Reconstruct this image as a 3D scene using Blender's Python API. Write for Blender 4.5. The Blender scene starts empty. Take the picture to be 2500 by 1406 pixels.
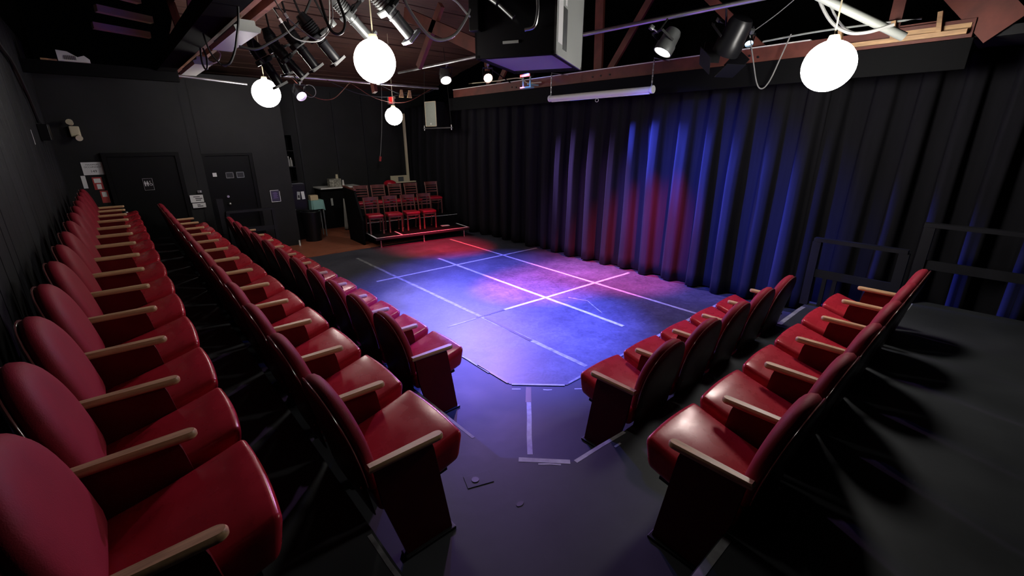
import bpy, bmesh, math, random
from mathutils import Vector, Matrix, Euler
random.seed(7)
R = math.radians
scene = bpy.context.scene
C = scene.collection

# ------------------------------------------------------------------ camera
F_PX = 1075.0
cam = bpy.data.cameras.new('camera')
cam.sensor_fit = 'HORIZONTAL'; cam.sensor_width = 36.0
cam.lens = 36.0 * F_PX / 2500.0
cam.clip_start = 0.05
cam_o = bpy.data.objects.new('camera', cam); C.objects.link(cam_o)
cam_o.location = (0, 0, 2.2)
cam_o.rotation_euler = (R(90 - 18.7), 0, R(-41.38))
scene.camera = cam_o

# ------------------------------------------------------------------ world and exposure
w = bpy.data.worlds.new('world'); scene.world = w; w.use_nodes = True
w.node_tree.nodes['Background'].inputs[0].default_value = (0.010, 0.011, 0.014, 1)
w.node_tree.nodes['Background'].inputs[1].default_value = 0.02
vs = scene.view_settings
vs.view_transform = 'Standard'; vs.look = 'None'; vs.exposure = -0.15; vs.gamma = 1.0; vs.use_curve_mapping = False
scene.cycles.max_bounces = 6
scene.cycles.sample_clamp_indirect = 3.0
GLOBE = 42.0            # radiance of the pendant globes

# ------------------------------------------------------------------ materials
M = {}
def mat(name, col, rough=0.5, metal=0.0, spec=0.5, noise=None, bump=None, coat=0.0, emit=None, sheen=0.0, alpha=None):
    m = bpy.data.materials.new(name); m.use_nodes = True
    nt = m.node_tree; b = nt.nodes['Principled BSDF']
    b.inputs['Base Color'].default_value = (*col, 1)
    b.inputs['Roughness'].default_value = rough
    b.inputs['Metallic'].default_value = metal
    b.inputs['Specular IOR Level'].default_value = spec
    b.inputs['Coat Weight'].default_value = coat
    b.inputs['Sheen Weight'].default_value = sheen
    tc = nt.nodes.new('ShaderNodeTexCoord')
    if noise:
        sc_, amt, stretch = noise
        mp = nt.nodes.new('ShaderNodeMapping'); mp.inputs['Scale'].default_value = stretch
        nt.links.new(tc.outputs['Object'], mp.inputs[0])
        n = nt.nodes.new('ShaderNodeTexNoise'); n.inputs['Scale'].default_value = sc_; n.inputs['Detail'].default_value = 5
        nt.links.new(mp.outputs[0], n.inputs['Vector'])
        r = nt.nodes.new('ShaderNodeValToRGB')
        r.color_ramp.elements[0].position = 0.3; r.color_ramp.elements[1].position = 0.7
        r.color_ramp.elements[0].color = (*[c * (1 - amt) for c in col], 1)
        r.color_ramp.elements[1].color = (*[min(1, c * (1 + amt)) for c in col], 1)
        nt.links.new(n.outputs[0], r.inputs[0]); nt.links.new(r.outputs[0], b.inputs['Base Color'])
        mr = nt.nodes.new('ShaderNodeMapRange'); mr.inputs[3].default_value = max(0.05, rough - 0.1); mr.inputs[4].default_value = min(1, rough + 0.12)
        nt.links.new(n.outputs[0], mr.inputs[0]); nt.links.new(mr.outputs[0], b.inputs['Roughness'])
    if bump:
        n2 = nt.nodes.new('ShaderNodeTexNoise'); n2.inputs['Scale'].default_value = bump[0]; n2.inputs['Detail'].default_value = 4
        nt.links.new(tc.outputs['Object'], n2.inputs['Vector'])
        bp = nt.nodes.new('ShaderNodeBump'); bp.inputs['Strength'].default_value = bump[1]; bp.inputs['Distance'].default_value = 0.01
        nt.links.new(n2.outputs[0], bp.inputs['Height']); nt.links.new(bp.outputs[0], b.inputs['Normal'])
    if emit:
        b.inputs['Emission Color'].default_value = (*emit[0], 1)
        b.inputs['Emission Strength'].default_value = emit[1]
    M[name] = m
    return m

ONE = (1, 1, 1)
mat('vinyl', (0.47, 0.020, 0.036), 0.27, spec=0.58, noise=(9, 0.10, ONE), bump=(55, 0.03))
M['vinyl'].node_tree.nodes['Principled BSDF'].inputs['Specular Tint'].default_value = (1.0, 0.70, 0.72, 1)
mat('back_fabric', (0.27, 0.018, 0.034), 0.60, spec=0.16, noise=(12, 0.10, ONE), bump=(240, 0.12))
mat('seat_shell', (0.035, 0.003, 0.004), 0.35, spec=0.3, noise=(6, 0.2, ONE))
mat('trim_metal', (0.16, 0.05, 0.05), 0.16, metal=0.0, spec=0.6)
mat('panel_red', (0.10, 0.0035, 0.005), 0.42, spec=0.22, noise=(7, 0.15, ONE))
mat('arm_wood', (0.56, 0.34, 0.18), 0.42, noise=(6, 0.25, (1.5, 14, 14)), bump=(60, 0.05))
mat('iron', (0.012, 0.012, 0.013), 0.45, metal=0.3)
mat('floor_black', (0.037, 0.039, 0.043), 0.52, spec=0.22, noise=(2.2, 0.22, ONE), bump=(14, 0.10))
mat('wood_floor', (0.28, 0.085, 0.045), 0.42, noise=(3, 0.35, (1, 9, 1)), bump=(20, 0.05))
mat('wall_black', (0.018, 0.018, 0.019), 0.62, spec=0.2, noise=(1.5, 0.25, ONE), bump=(9, 0.15))
mat('wall_board', (0.014, 0.014, 0.017), 0.55, spec=0.25, noise=(3, 0.3, (1, 1, .3)), bump=(20, 0.15))
mat('matte_black', (0.0042, 0.0042, 0.0046), 0.75, spec=0.08)
mat('plank_wood', (0.30, 0.135, 0.095), 0.6, noise=(5, 0.3, (6, 1, 1)), bump=(25, 0.1))
mat('satin_black', (0.0065, 0.0065, 0.008), 0.35, spec=0.25)
mat('door_black', (0.004, 0.004, 0.0045), 0.5, spec=0.15)
mat('curtain', (0.0135, 0.013, 0.0155), 0.95, spec=0.03, noise=(30, 0.12, (1, 1, .05)))
mat('truss_wood', (0.13, 0.032, 0.022), 0.6, noise=(5, 0.35, (6, 1, 1)), bump=(25, 0.1))
mat('raw_wood', (0.50, 0.30, 0.15), 0.6, noise=(5, 0.3, (6, 1, 6)), bump=(25, 0.1))
mat('roof_board', (0.070, 0.030, 0.022), 0.7, noise=(3, 0.4, (1, 8, 1)), bump=(14, 0.15))
mat('steel_pipe', (0.55, 0.55, 0.56), 0.35, metal=0.9, noise=(8, 0.15, ONE))
mat('grey_paint', (0.40, 0.42, 0.40), 0.5, noise=(3, 0.06, ONE))
mat('grey_cast', (0.20, 0.21, 0.21), 0.38, metal=0.6, noise=(9, 0.2, ONE))
mat('white_paint', (0.75, 0.74, 0.70), 0.45)
mat('cream', (0.62, 0.55, 0.38), 0.5)
mat('paper', (0.80, 0.80, 0.80), 0.7)
mat('ink', (0.02, 0.02, 0.025), 0.6)
mat('ink_purple', (0.05, 0.04, 0.09), 0.6)
mat('red_print', (0.45, 0.05, 0.05), 0.6)
mat('tape_white', (0.31, 0.31, 0.32), 0.55, noise=(20, 0.25, ONE))
mat('tape_worn', (0.17, 0.17, 0.18), 0.55, noise=(14, 0.5, ONE))
mat('tape_dark', (0.02, 0.02, 0.025), 0.4)
mat('cable_black', (0.015, 0.015, 0.015), 0.45)
mat('conduit_grey', (0.21, 0.22, 0.20), 0.5)
mat('cable_grey', (0.27, 0.27, 0.26), 0.45)
mat('chair_wood', (0.12, 0.036, 0.027), 0.38, noise=(8, 0.3, (1, 1, .2)))
mat('chair_vinyl', (0.36, 0.008, 0.022), 0.28)
mat('tape_lit', (0.80, 0.78, 0.82), 0.5)  # platform edge tape: lavender stage light on it is put into this paler colour
mat('globe_bright', (0.9, 0.9, 0.88), 0.3, emit=((1.0, 0.965, 0.90), GLOBE * 2.0))
mat('globe', (0.9, 0.9, 0.88), 0.3, emit=((1.0, 0.955, 0.88), GLOBE))
mat('lens_white', (0.9, 0.9, 0.9), 0.2, emit=((1.0, 0.95, 0.85), 14.0))
mat('lens_orange', (0.9, 0.5, 0.4), 0.2, emit=((1.0, 0.62, 0.48), 14.0))
mat('lens_purple', (0.9, 0.8, 1.0), 0.2, emit=((0.85, 0.62, 1.0), 22.0))
mat('lens_blue', (0.6, 0.8, 1.0), 0.2, emit=((0.5, 0.75, 1.0), 10.0))
mat('lens_red', (1, 0.1, 0.1), 0.2, emit=((1.0, 0.05, 0.04), 9.0))
mat('exit_red', (0.8, 0.03, 0.03), 0.4, emit=((1.0, 0.03, 0.03), 0.9))
mat('lens_off', (0.10, 0.11, 0.12), 0.08, spec=0.8)
mat('gel_purple', (0.30, 0.18, 0.55), 0.3)
mat('teal_cloth', (0.22, 0.42, 0.38), 0.85)
mat('box_card', (0.55, 0.42, 0.25), 0.8)
mat('plastic_black', (0.006, 0.006, 0.007), 0.35, spec=0.3)
mat('grey_cloth', (0.34, 0.34, 0.30), 0.9)
mat('speaker_grille', (0.30, 0.32, 0.27), 0.6, noise=(160, 0.3, ONE))
mat('pattern_box', (0.28, 0.27, 0.22), 0.7, noise=(24, 0.7, ONE))

# stage mat: scuffed, slightly glossy vinyl
def stage_mat():
    m = mat('stage_vinyl', (0.115, 0.115, 0.135), 0.40, spec=0.5)
    nt = m.node_tree; b = nt.nodes['Principled BSDF']
    tc = nt.nodes.new('ShaderNodeTexCoord')
    n1 = nt.nodes.new('ShaderNodeTexNoise'); n1.inputs['Scale'].default_value = 1.6; n1.inputs['Detail'].default_value = 8; n1.inputs['Roughness'].default_value = 0.7
    n2 = nt.nodes.new('ShaderNodeTexNoise'); n2.inputs['Scale'].default_value = 14; n2.inputs['Detail'].default_value = 6; n2.inputs['Distortion'].default_value = 1.5
    for n in (n1, n2): nt.links.new(tc.outputs['Object'], n.inputs['Vector'])
    r1 = nt.nodes.new('ShaderNodeValToRGB'); r1.color_ramp.elements[0].position = .32; r1.color_ramp.elements[1].position = .72
    r1.color_ramp.elements[0].color = (0.032, 0.031, 0.042, 1); r1.color_ramp.elements[1].color = (0.068, 0.066, 0.084, 1)
    nt.links.new(n1.outputs[0], r1.inputs[0])
    r2 = nt.nodes.new('ShaderNodeValToRGB'); r2.color_ramp.elements[0].position = .35; r2.color_ramp.elements[1].position = .75
    r2.color_ramp.elements[0].color = (.72, .72, .72, 1); r2.color_ramp.elements[1].color = (1.35, 1.35, 1.35, 1)
    nt.links.new(n2.outputs[0], r2.inputs[0])
    mx = nt.nodes.new('ShaderNodeMix'); mx.data_type = 'RGBA'; mx.blend_type = 'MULTIPLY'; mx.inputs[0].default_value = 1
    nt.links.new(r1.outputs[0], mx.inputs[6]); nt.links.new(r2.outputs[0], mx.inputs[7])
    nt.links.new(mx.outputs[2], b.inputs['Base Color'])
    mr = nt.nodes.new('ShaderNodeMapRange'); mr.inputs[3].default_value = .32; mr.inputs[4].default_value = .58
    nt.links.new(n1.outputs[0], mr.inputs[0]); nt.links.new(mr.outputs[0], b.inputs['Roughness'])
    bp = nt.nodes.new('ShaderNodeBump'); bp.inputs['Strength'].default_value = .08; bp.inputs['Distance'].default_value = .01
    nt.links.new(n2.outputs[0], bp.inputs['Height']); nt.links.new(bp.outputs[0], b.inputs['Normal'])
stage_mat()

# ------------------------------------------------------------------ mesh helpers
def frame_from(d):
    d = Vector(d).normalized()
    up = Vector((0, 0, 1)) if abs(d.z) < 0.95 else Vector((1, 0, 0))
    a = d.cross(up).normalized(); b = a.cross(d).normalized()
    return d, a, b

class MB:
    def __init__(s): s.v = []; s.f = []
    def add(s, vs, fs):
        o = len(s.v); s.v += [tuple(p) for p in vs]; s.f += [tuple(i + o for i in f) for f in fs]; return s
    def box(s, c, size, rot=None, bev=0.0):
        c = Vector(c); hx, hy, hz = [x / 2 for x in size]
        m = Euler(rot).to_matrix() if rot is not None else Matrix.Identity(3)
        if bev <= 0:
            ps = [Vector((x, y, z)) for z in (-hz, hz) for y in (-hy, hy) for x in (-hx, hx)]
            fs = [(0, 2, 3, 1), (4, 5, 7, 6), (0, 1, 5, 4), (2, 6, 7, 3), (0, 4, 6, 2), (1, 3, 7, 5)]
            return s.add([c + m @ p for p in ps], fs)
        bm = bmesh.new(); bmesh.ops.create_cube(bm, size=1)
        for v in bm.verts: v.co = Vector((v.co.x * 2 * hx, v.co.y * 2 * hy, v.co.z * 2 * hz))
        bmesh.ops.bevel(bm, geom=bm.edges[:], offset=min(bev, hx * .98, hy * .98, hz * .98), segments=2, profile=.6, affect='EDGES')
        bm.verts.index_update()
        s.add([c + m @ v.co for v in bm.verts], [[v.index for v in f.verts] for f in bm.faces]); bm.free(); return s
    def bar(s, p0, p1, wd, th, up=(0, 0, 1)):
        p0 = Vector(p0); p1 = Vector(p1); d = (p1 - p0).normalized(); up = Vector(up)
        if abs(d.dot(up)) > .98: up = Vector((1, 0, 0))
        a = d.cross(up).normalized(); b = a.cross(d).normalized()
        ps = [p + a * (wd / 2 * i) + b * (th / 2 * j) for p in (p0, p1) for i, j in ((-1, -1), (1, -1), (1, 1), (-1, 1))]
        return s.add(ps, [(0, 1, 2, 3), (7, 6, 5, 4), (0, 4, 5, 1), (1, 5, 6, 2), (2, 6, 7, 3), (3, 7, 4, 0)])
    def cyl(s, p0, p1, r0, r1=None, n=14, caps=True):
        r1 = r0 if r1 is None else r1
        p0 = Vector(p0); p1 = Vector(p1); d, a, b = frame_from(p1 - p0)
        ps = []
        for p, r in ((p0, r0), (p1, r1)):
            ps += [p + a * (r * math.cos(2 * math.pi * i / n)) + b * (r * math.sin(2 * math.pi * i / n)) for i in range(n)]
        fs = [(i, (i + 1) % n, n + (i + 1) % n, n + i) for i in range(n)]
        if caps: fs += [tuple(reversed(range(n))), tuple(range(n, 2 * n))]
        return s.add(ps, fs)
    def tube(s, pts, r, n=8, caps=True):
        pts = [Vector(p) for p in pts]; rings = []
        prev = None
        for i, p in enumerate(pts):
            t = (pts[min(i + 1, len(pts) - 1)] - pts[max(i - 1, 0)]).normalized()
            if prev is None: _, a, b = frame_from(t)
            else:
                a = (prev - t * prev.dot(t)).normalized(); b = t.cross(a).normalized()
            prev = a
            rings.append([p + a * (r * math.cos(2 * math.pi * k / n)) + b * (r * math.sin(2 * math.pi * k / n)) for k in range(n)])
        vs = [q for ring in rings for q in ring]
        fs = [(i * n + k, i * n + (k + 1) % n, (i + 1) * n + (k + 1) % n, (i + 1) * n + k) for i in range(len(rings) - 1) for k in range(n)]
        if caps: fs += [tuple(reversed(range(n))), tuple(range((len(rings) - 1) * n, len(rings) * n))]
        return s.add(vs, fs)
    def prism(s, poly, axis, a0, a1):
        """poly: 2D points; axis: 'x','y','z' along which it is extruded from a0 to a1"""
        def P(p, a): return {'x': (a, p[0], p[1]), 'y': (p[0], a, p[1]), 'z': (p[0], p[1], a)}[axis]
        n = len(poly)
        return s.add([P(p, a0) for p in poly] + [P(p, a1) for p in poly],
                     [tuple(reversed(range(n))), tuple(range(n, 2 * n))] + [(i, (i + 1) % n, n + (i + 1) % n, n + i) for i in range(n)])
    def sphere(s, c, r, nu=24, nv=14, zs=1.0):
        c = Vector(c); vs = [c + Vector((0, 0, r * zs))]
        for j in range(1, nv):
            t = math.pi * j / nv
            vs += [c + Vector((r * math.sin(t) * math.cos(2 * math.pi * i / nu), r * math.sin(t) * math.sin(2 * math.pi * i / nu), r * zs * math.cos(t))) for i in range(nu)]
        vs.append(c - Vector((0, 0, r * zs))); fs = [(0, 1 + i, 1 + (i + 1) % nu) for i in range(nu)]
        for j in range(nv - 2):
            fs += [(1 + j * nu + i, 1 + (j + 1) * nu + i, 1 + (j + 1) * nu + (i + 1) % nu, 1 + j * nu + (i + 1) % nu) for i in range(nu)]
        L = len(vs) - 1; b = 1 + (nv - 2) * nu
        fs += [(L, b + (i + 1) % nu, b + i) for i in range(nu)]
        return s.add(vs, fs)
    def mesh(s, name, m, smooth=False, angle=35):
        me = bpy.data.meshes.new(name); me.from_pydata(s.v, [], s.f)
        bm = bmesh.new(); bm.from_mesh(me); bmesh.ops.recalc_face_normals(bm, faces=bm.faces[:]); bm.to_mesh(me); bm.free()
        me.materials.append(M[m])
        if smooth:
            for p in me.polygons: p.use_smooth = True
            me.set_sharp_from_angle(angle=R(angle))
        return me
    def build(s, name, m, parent=None, smooth=False, loc=None):
        return link(name, s.mesh(name, m, smooth), parent, loc)

def link(name, me, parent=None, loc=None):
    o = bpy.data.objects.new(name, me); C.objects.link(o)
    if parent: o.parent = parent
    if loc is not None: o.location = loc
    return o
def tag(o, label, cat, group=None):
    o['label'] = label; o['category'] = cat
    if group: o['group'] = group
    return o
def thing(name, label, cat, loc=(0, 0, 0), rz=0.0, group=None, rot=None):
    o = bpy.data.objects.new(name, None); C.objects.link(o)
    o.empty_display_size = .1; o.location = loc
    o.rotation_euler = rot if rot is not None else (0, 0, rz)
    return tag(o, label, cat, group)
def struct(o): o['kind'] = 'structure'; return o
def smooth_path(pts, n=8):
    pts = [Vector(p) for p in pts]; out = []
    P = [pts[0] * 2 - pts[1]] + pts + [pts[-1] * 2 - pts[-2]]
    for i in range(1, len(P) - 2):
        for k in range(n):
            t = k / n; a, b, c, d = P[i - 1:i + 3]
            out.append(.5 * ((2 * b) + (c - a) * t + (2 * a - 5 * b + 4 * c - d) * t * t + (3 * b - a - 3 * c + d) * t ** 3))
    out.append(pts[-1]); return out

def rounded_box(hx, hy, hz, r, fn=None, mid=5, ed=3):
    """rounded box mesh data centred on the origin"""
    def params(h):
        e = r / h; L = [-1 + e * k / ed for k in range(ed)]
        inner = [(-1 + e) + (2 - 2 * e) * k / mid for k in range(mid + 1)]
        return L + inner + [-a for a in reversed(L)]
    px, py, pz = params(hx), params(hy), params(hz)
    bm = bmesh.new()
    def grid(A, B, f):
        vs = [[bm.verts.new(f(a, b)) for b in B] for a in A]
        for i in range(len(A) - 1):
            for j in range(len(B) - 1):
                bm.faces.new((vs[i][j], vs[i + 1][j], vs[i + 1][j + 1], vs[i][j + 1]))
    for sgn in (-1, 1):
        grid(py, pz, lambda a, b: (sgn, a, b)); grid(px, pz, lambda a, b: (a, sgn, b)); grid(px, py, lambda a, b: (a, b, sgn))
    bmesh.ops.remove_doubles(bm, verts=bm.verts[:], dist=1e-5)
    half = Vector((hx, hy, hz))
    for v in bm.verts:
        q = Vector((v.co.x * hx, v.co.y * hy, v.co.z * hz))
        c = Vector([max(-(h - r), min(h - r, a)) for a, h in zip(q, half)])
        d = q - c
        if d.length > 1e-7: q = c + d.normalized() * r
        v.co = fn(q) if fn else q
    bm.verts.index_update()
    mb = MB(); mb.add([v.co.copy() for v in bm.verts], [[v.index for v in f.verts] for f in bm.faces]); bm.free()
    return mb

def text_mesh(s, size, m, parent, loc, rot, name='lettering'):
    cu = bpy.data.curves.new('t', 'FONT'); cu.body = s; cu.size = size; cu.align_x = 'CENTER'; cu.align_y = 'CENTER'; cu.extrude = 0.0006
    o = bpy.data.objects.new('t', cu); C.objects.link(o)
    dg = bpy.context.evaluated_depsgraph_get(); me = bpy.data.meshes.new_from_object(o.evaluated_get(dg))
    bpy.data.objects.remove(o); bpy.data.curves.remove(cu)
    me.materials.clear(); me.materials.append(M[m])
    t = link(name, me, parent, loc); t.rotation_euler = rot
    return t

# ================================================================== SETTING
XL, YB, XC = -0.60, 10.15, 6.45       # left wall, door wall, curtain line
Z1, Z2 = 0.28, 0.56                   # seating risers
fl = MB().box((3.6, 4.6, -0.05), (14, 16.4, 0.1)).build('floor', 'floor_black'); struct(fl)
# lower riser wraps round the corner, its nose cut off at 45 degrees
low = [(1.47, 9.75), (1.47, 1.78), (1.55, 1.70), (1.78, 1.455), (1.86, 1.42), (6.20, 1.42), (6.20, -2.2), (XL, -2.2), (XL, 9.75)]
struct(MB().prism(low, 'z', 0, Z1).build('floor_lower_riser', 'floor_black'))
upp = [(0.53, 9.75), (0.53, 1.12), (1.12, 0.50), (6.20, 0.50), (6.20, -2.2), (XL, -2.2), (XL, 9.75)]
struct(MB().prism(upp, 'z', Z1, Z2).build('floor_upper_riser', 'floor_black'))
# stage mat with the cut corner
sm = [(2.42, 8.87), (2.40, 2.757), (2.794, 2.385), (6.60, 2.40), (6.60, 8.87)]
struct(MB().prism(sm, 'z', 0.0, 0.006).build('floor_stage_mat', 'stage_vinyl'))
# wooden boards at the back
wf = MB().box((3.45, 10.45, 0.0015), (3.3, 3.14, 0.003)).build('floor_wood', 'wood_floor'); struct(wf)
y = 8.89; k = 0
while y < 12.0:
    wd = .115
    x0 = 1.8
    while x0 < 5.1:
        ln = min(random.choice((.9, 1.3, 1.7)), 5.1 - x0)
        if ln > .1:
            MB().box((x0 + ln / 2, y + wd / 2, .006), (ln - .004, wd - .004, .008 + random.uniform(0, .001))).build('plank', 'wood_floor', wf)
        x0 += ln
    y += wd
# left wall: black vertical boards
wl = struct(MB().box((XL - .06, 4.6, 2.2), (.1, 15.0, 4.6)).build('wall_left', 'matte_black'))
y = 1.2
while y < 10.1:
    wd = random.choice((.19, .24, .29))
    MB().box((XL - .004, y + wd / 2, 1.9), (.022 + random.uniform(-.004, .004), wd - .014, 3.3), bev=.004).build('plank', 'wall_board', wl)
    y += wd
# door wall
wb = struct(MB().box((.28, YB + .06, 1.65), (1.76 + .0, .12, 3.3)).build('wall_back', 'wall_black'))
wb2 = MB()
wb2.box((1.305 - .075, YB + .055, 1.65), (.15, .11, 3.3)); wb2.box((1.72, YB + .06, 2.62), (.84, .12, 1.36)); wb2.box((2.46, YB + .075, 1.65), (.64, .15, 3.3))
wb2 = struct(wb2.build('wall_back_pier', 'wall_black'))
# fill between restroom-door wall and pier
struct(MB().box((1.17, YB + .075, 1.65), (.06, .13, 3.3)).build('trim_1', 'wall_black'))
def door(name, x0, x1, ztop, ydeep, knob_x):
    d = struct(MB().box(((x0 + x1) / 2, ydeep, ztop / 2), (x1 - x0, .045, ztop), bev=.004).build(name, 'door_black'))
    MB().box((x0 - .03, ydeep - .02, ztop / 2), (.06, .07, ztop)).build('door_jamb', 'door_black', d)
    MB().box((x1 + .03, ydeep - .02, ztop / 2), (.06, .07, ztop)).build('door_jamb', 'door_black', d)
    MB().box(((x0 + x1) / 2, ydeep - .02, ztop + .03), (x1 - x0 + .12, .07, .06)).build('door_head', 'door_black', d)
    MB().cyl((knob_x, ydeep - .02, 1.0), (knob_x, ydeep - .07, 1.0), .012, n=10).sphere((knob_x, ydeep - .085, 1.0), .028, 12, 8).build('door_knob', 'steel_pipe', d, smooth=True)
    return d
d1 = door('door_1', -.02, .90, 1.92, YB - .025, .04)
d2 = door('door_2', 1.36, 2.08, 1.90, YB + .07, 1.60)
MB().cyl((1.60, YB + .05, 1.14), (1.60, YB + .0, 1.14), .022, n=12).build('deadbolt', 'steel_pipe', d2, smooth=True)
# far wall of the recess behind the stage
struct(MB().box((4.9, 12.06, 1.75), (4.6, .12, 3.5)).build('wall_far', 'wall_black'))
struct(MB().box((2.73, 11.15, 1.65), (.1, 1.8, 3.3)).build('wall_recess', 'wall_black'))
for i, (px, pz0, pz1) in enumerate(((3.62, 0.9, 3.3), (4.52, 0.9, 3.3), (5.3, .9, 3.3))):
    struct(MB().box((px, 11.99, (pz0 + pz1) / 2), (.05, .025, pz1 - pz0)).build('trim_%d' % (i + 2), 'wall_board'))
# right-hand dark walls beyond the aisle
struct(MB().box((9.4, 4.0, 2.2), (.1, 14, 4.6)).build('wall_right', 'matte_black'))
struct(MB().box((7.9, -2.25, 2.2), (3.2, .1, 4.6)).build('wall_front', 'matte_black'))
struct(MB().box((3.0, -2.3, 2.2), (7.4, .1, 4.6)).build('wall_front_house', 'matte_black'))
# soffit over the aisle
struct(MB().box((7.7, -.80, 3.09), (3.3, 2.84, .08)).build('ceiling_soffit', 'wall_black'))
# roof: sloping boards, rising from the far wall
ce = struct(MB().box((3.4, 4.6, 5.05), (14, 16.5, .1)).build('ceiling', 'matte_black'))
y = 12.1
while y > 4.0:
    yc = y - .115; z = 3.42 + (12.1 - yc) * .20
    MB().box((4.2, yc, z + random.uniform(-.012, .012)), (6.0, .222, .03), rot=(-.197, 0, 0)).build('plank', 'roof_board', ce)
    y -= .23

# ================================================================== THEATRE SEATS
def back_outline(wd, h, n_top=22):
    hb, hm = wd / 2 - .056, wd / 2 - .040
    pts = []
    r = .03
    pts += [(-hb + r, 0.0), (0, -.004), (hb - r, 0.0), (hb, r)]
    for k in range(1, 6):
        t = k / 6; pts.append((hb + (hm - hb) * math.sin(t * math.pi / 2), r + (h * .44 - r) * t))
    for k in range(n_top + 1):
        a = math.pi * k / n_top; e = 2 / 2.08
        ca, sa = math.cos(a), math.sin(a)
        pts.append((hm * math.copysign(abs(ca) ** e, ca), h * .44 + h * .56 * abs(sa) ** e))
    for k in range(5, 0, -1):
        t = k / 6; pts.append((-(hb + (hm - hb) * math.sin(t * math.pi / 2)), r + (h * .44 - r) * t))
    pts.append((-hb, r))
    return pts
def pillow(outline, cy, T, B, K=7, PW=3.2):
    """outline (y,z) inflated along +x by T and along -x by B"""
    n = len(outline); mb = MB(); rings = []
    for side, D in ((1, T), (-1, B)):
        for k in range(K):
            rho = 1 - (k / K) ** 1.5; x = D * (1 - rho ** PW) ** .5
            rings.append((side, k, [(side * x, cy[0] + (p[0] - cy[0]) * rho, cy[1] + (p[1] - cy[1]) * rho) for p in outline]))
    V = [q for r_ in rings for q in r_[2]]; cfi = len(V); V += [(T, *cy), (-B, *cy)]
    Fc = []
    for s_ in range(2):
        base = s_ * K * n
        for k in range(K - 1):
            for i in range(n):
                j = (i + 1) % n
                Fc.append((base + k * n + i, base + k * n + j, base + (k + 1) * n + j, base + (k + 1) * n + i))
        for i in range(n): Fc.append((base + (K - 1) * n + i, base + (K - 1) * n + (i + 1) % n, cfi + s_))
    mb.add(V, Fc)
    bm = bmesh.new(); vv = [bm.verts.new(p) for p in mb.v]
    for f in mb.f: bm.faces.new([vv[i] for i in f])
    bmesh.ops.remove_doubles(bm, verts=bm.verts[:], dist=1e-6); bm.verts.index_update()
    out = MB(); out.add([v.co.copy() for v in bm.verts], [[v.index for v in f.verts] for f in bm.faces]); bm.free()
    return out

LEAN = R(9.5)
cache = {}
def seat_meshes(wd):
    wd = round(wd / .02) * .02; key = round(wd * 100)
    if key in cache: return cache[key]
    hw = wd / 2 - .028
    def fn(q):
        hx, hz = .255, .068
        u = (q.x + hx) / (2 * hx); top = (q.z + hz) / (2 * hz)
        q = q.copy()
        dome = max(0, 1 - (q.x / hx) ** 2) * max(0, 1 - (q.y / hw) ** 2)
        q.z += .020 * dome * top + .050 * u * u * (0.35 + .65 * top)          # crown and front lift
        if top < .5: q.z -= .010 * math.sin(u * math.pi) * (1 - top)
        q.x -= .055 * (1 - top) * max(0, u - .5) * 2                           # front face undercut
        q.x -= .016 * (q.y / hw) ** 2 * max(0, u - .5) * 2                     # bowed front
        q.y *= 1 - .03 * (1 - top) - .05 * (1 - u)
        return q
    cu = rounded_box(.255, hw, .068, .036, fn, mid=7).mesh('seat_cushion', 'vinyl', True, 60)
    h = .535
    ol = back_outline(wd, h)
    pad = bend(pillow(ol, (0, h * .5), .050, .040, K=9, PW=7), h).mesh('back_pad', 'back_fabric', True, 60)
    ol2 = [(p[0] * .985, (p[1] - h * .5) * .985 + h * .5 - .004 - (.14 if p[1] < .05 else 0)) for p in ol]
    sh = bend(pillow([(a, b) for a, b in ol2], (0, h * .48), .004, .020), h).mesh('back_shell', 'seat_shell', True, 50)
    rim = [(0.002, a, b) for a, b in ol2[4:-1]]
    tr = bend(MB().tube(rim, .0055, 6), h).mesh('back_trim', 'trim_metal', True, 60)
    und = MB().prism([(-.20, .335), (.10, .345), (.10, .365), (-.20, .355)], 'y', -hw * .85, hw * .85).mesh('seat_pan', 'iron')
    cache[key] = (cu, pad, sh, tr, und); return cache[key]

def bend(mb, h):
    mb.v = [(x - .034 * max(0, z / h) ** 2.4, y, z) for x, y, z in mb.v]; return mb
arm_mesh = None
def arm_meshes():
    global arm_mesh
    if arm_mesh: return arm_mesh
    # armrest: long bar, rounded at the front, slightly tapered at the back
    n = 10; pl = [(-.375, -.020)]
    pl += [(-.03, -.027)] + [(-.027 + .027 * math.sin(a), -.027 * math.cos(a)) for a in [math.pi * k / n for k in range(1, n)]] + [(-.03, .027), (-.375, .020)]
    a = MB()
    def ring(sc, z): return [((x + .18) * (1 - (1 - sc) * .12) - .18, y_ * sc, z) for x, y_ in pl]
    rs = [ring(.72, .572), ring(1.0, .581), ring(1.0, .595), ring(.74, .604)]
    m_ = len(pl); V = [p for r_ in rs for p in r_]
    Fc = [tuple(reversed(range(m_))), tuple(range(3 * m_, 4 * m_))]
    for k in range(3): Fc += [(k * m_ + i, k * m_ + (i + 1) % m_, (k + 1) * m_ + (i + 1) % m_, (k + 1) * m_ + i) for i in range(m_)]
    a.add(V, Fc); am = a.mesh('armrest', 'arm_wood', True, 40)
    poly = [(-.350, .575), (-.065, .575), (-.055, .54), (.020, .012), (-.235, .012), (-.325, .36)]
    p = MB().prism(poly, 'y', -.0125, .0125)
    pm = p.mesh('side_panel', 'panel_red')
    f = MB().box((-.108, 0, .008), (.285, .06, .016), bev=.004).cyl((-.02, -.0, .016), (-.02, 0, .024), .009, n=8).mesh('foot_plate', 'iron')
    arm_mesh = (am, pm, f); return arm_mesh
bolt_mesh = MB().cyl((0, 0, 0), (-.006, 0, 0), .009, .006, n=8).mesh('bolt', 'trim_metal', True)

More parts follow.
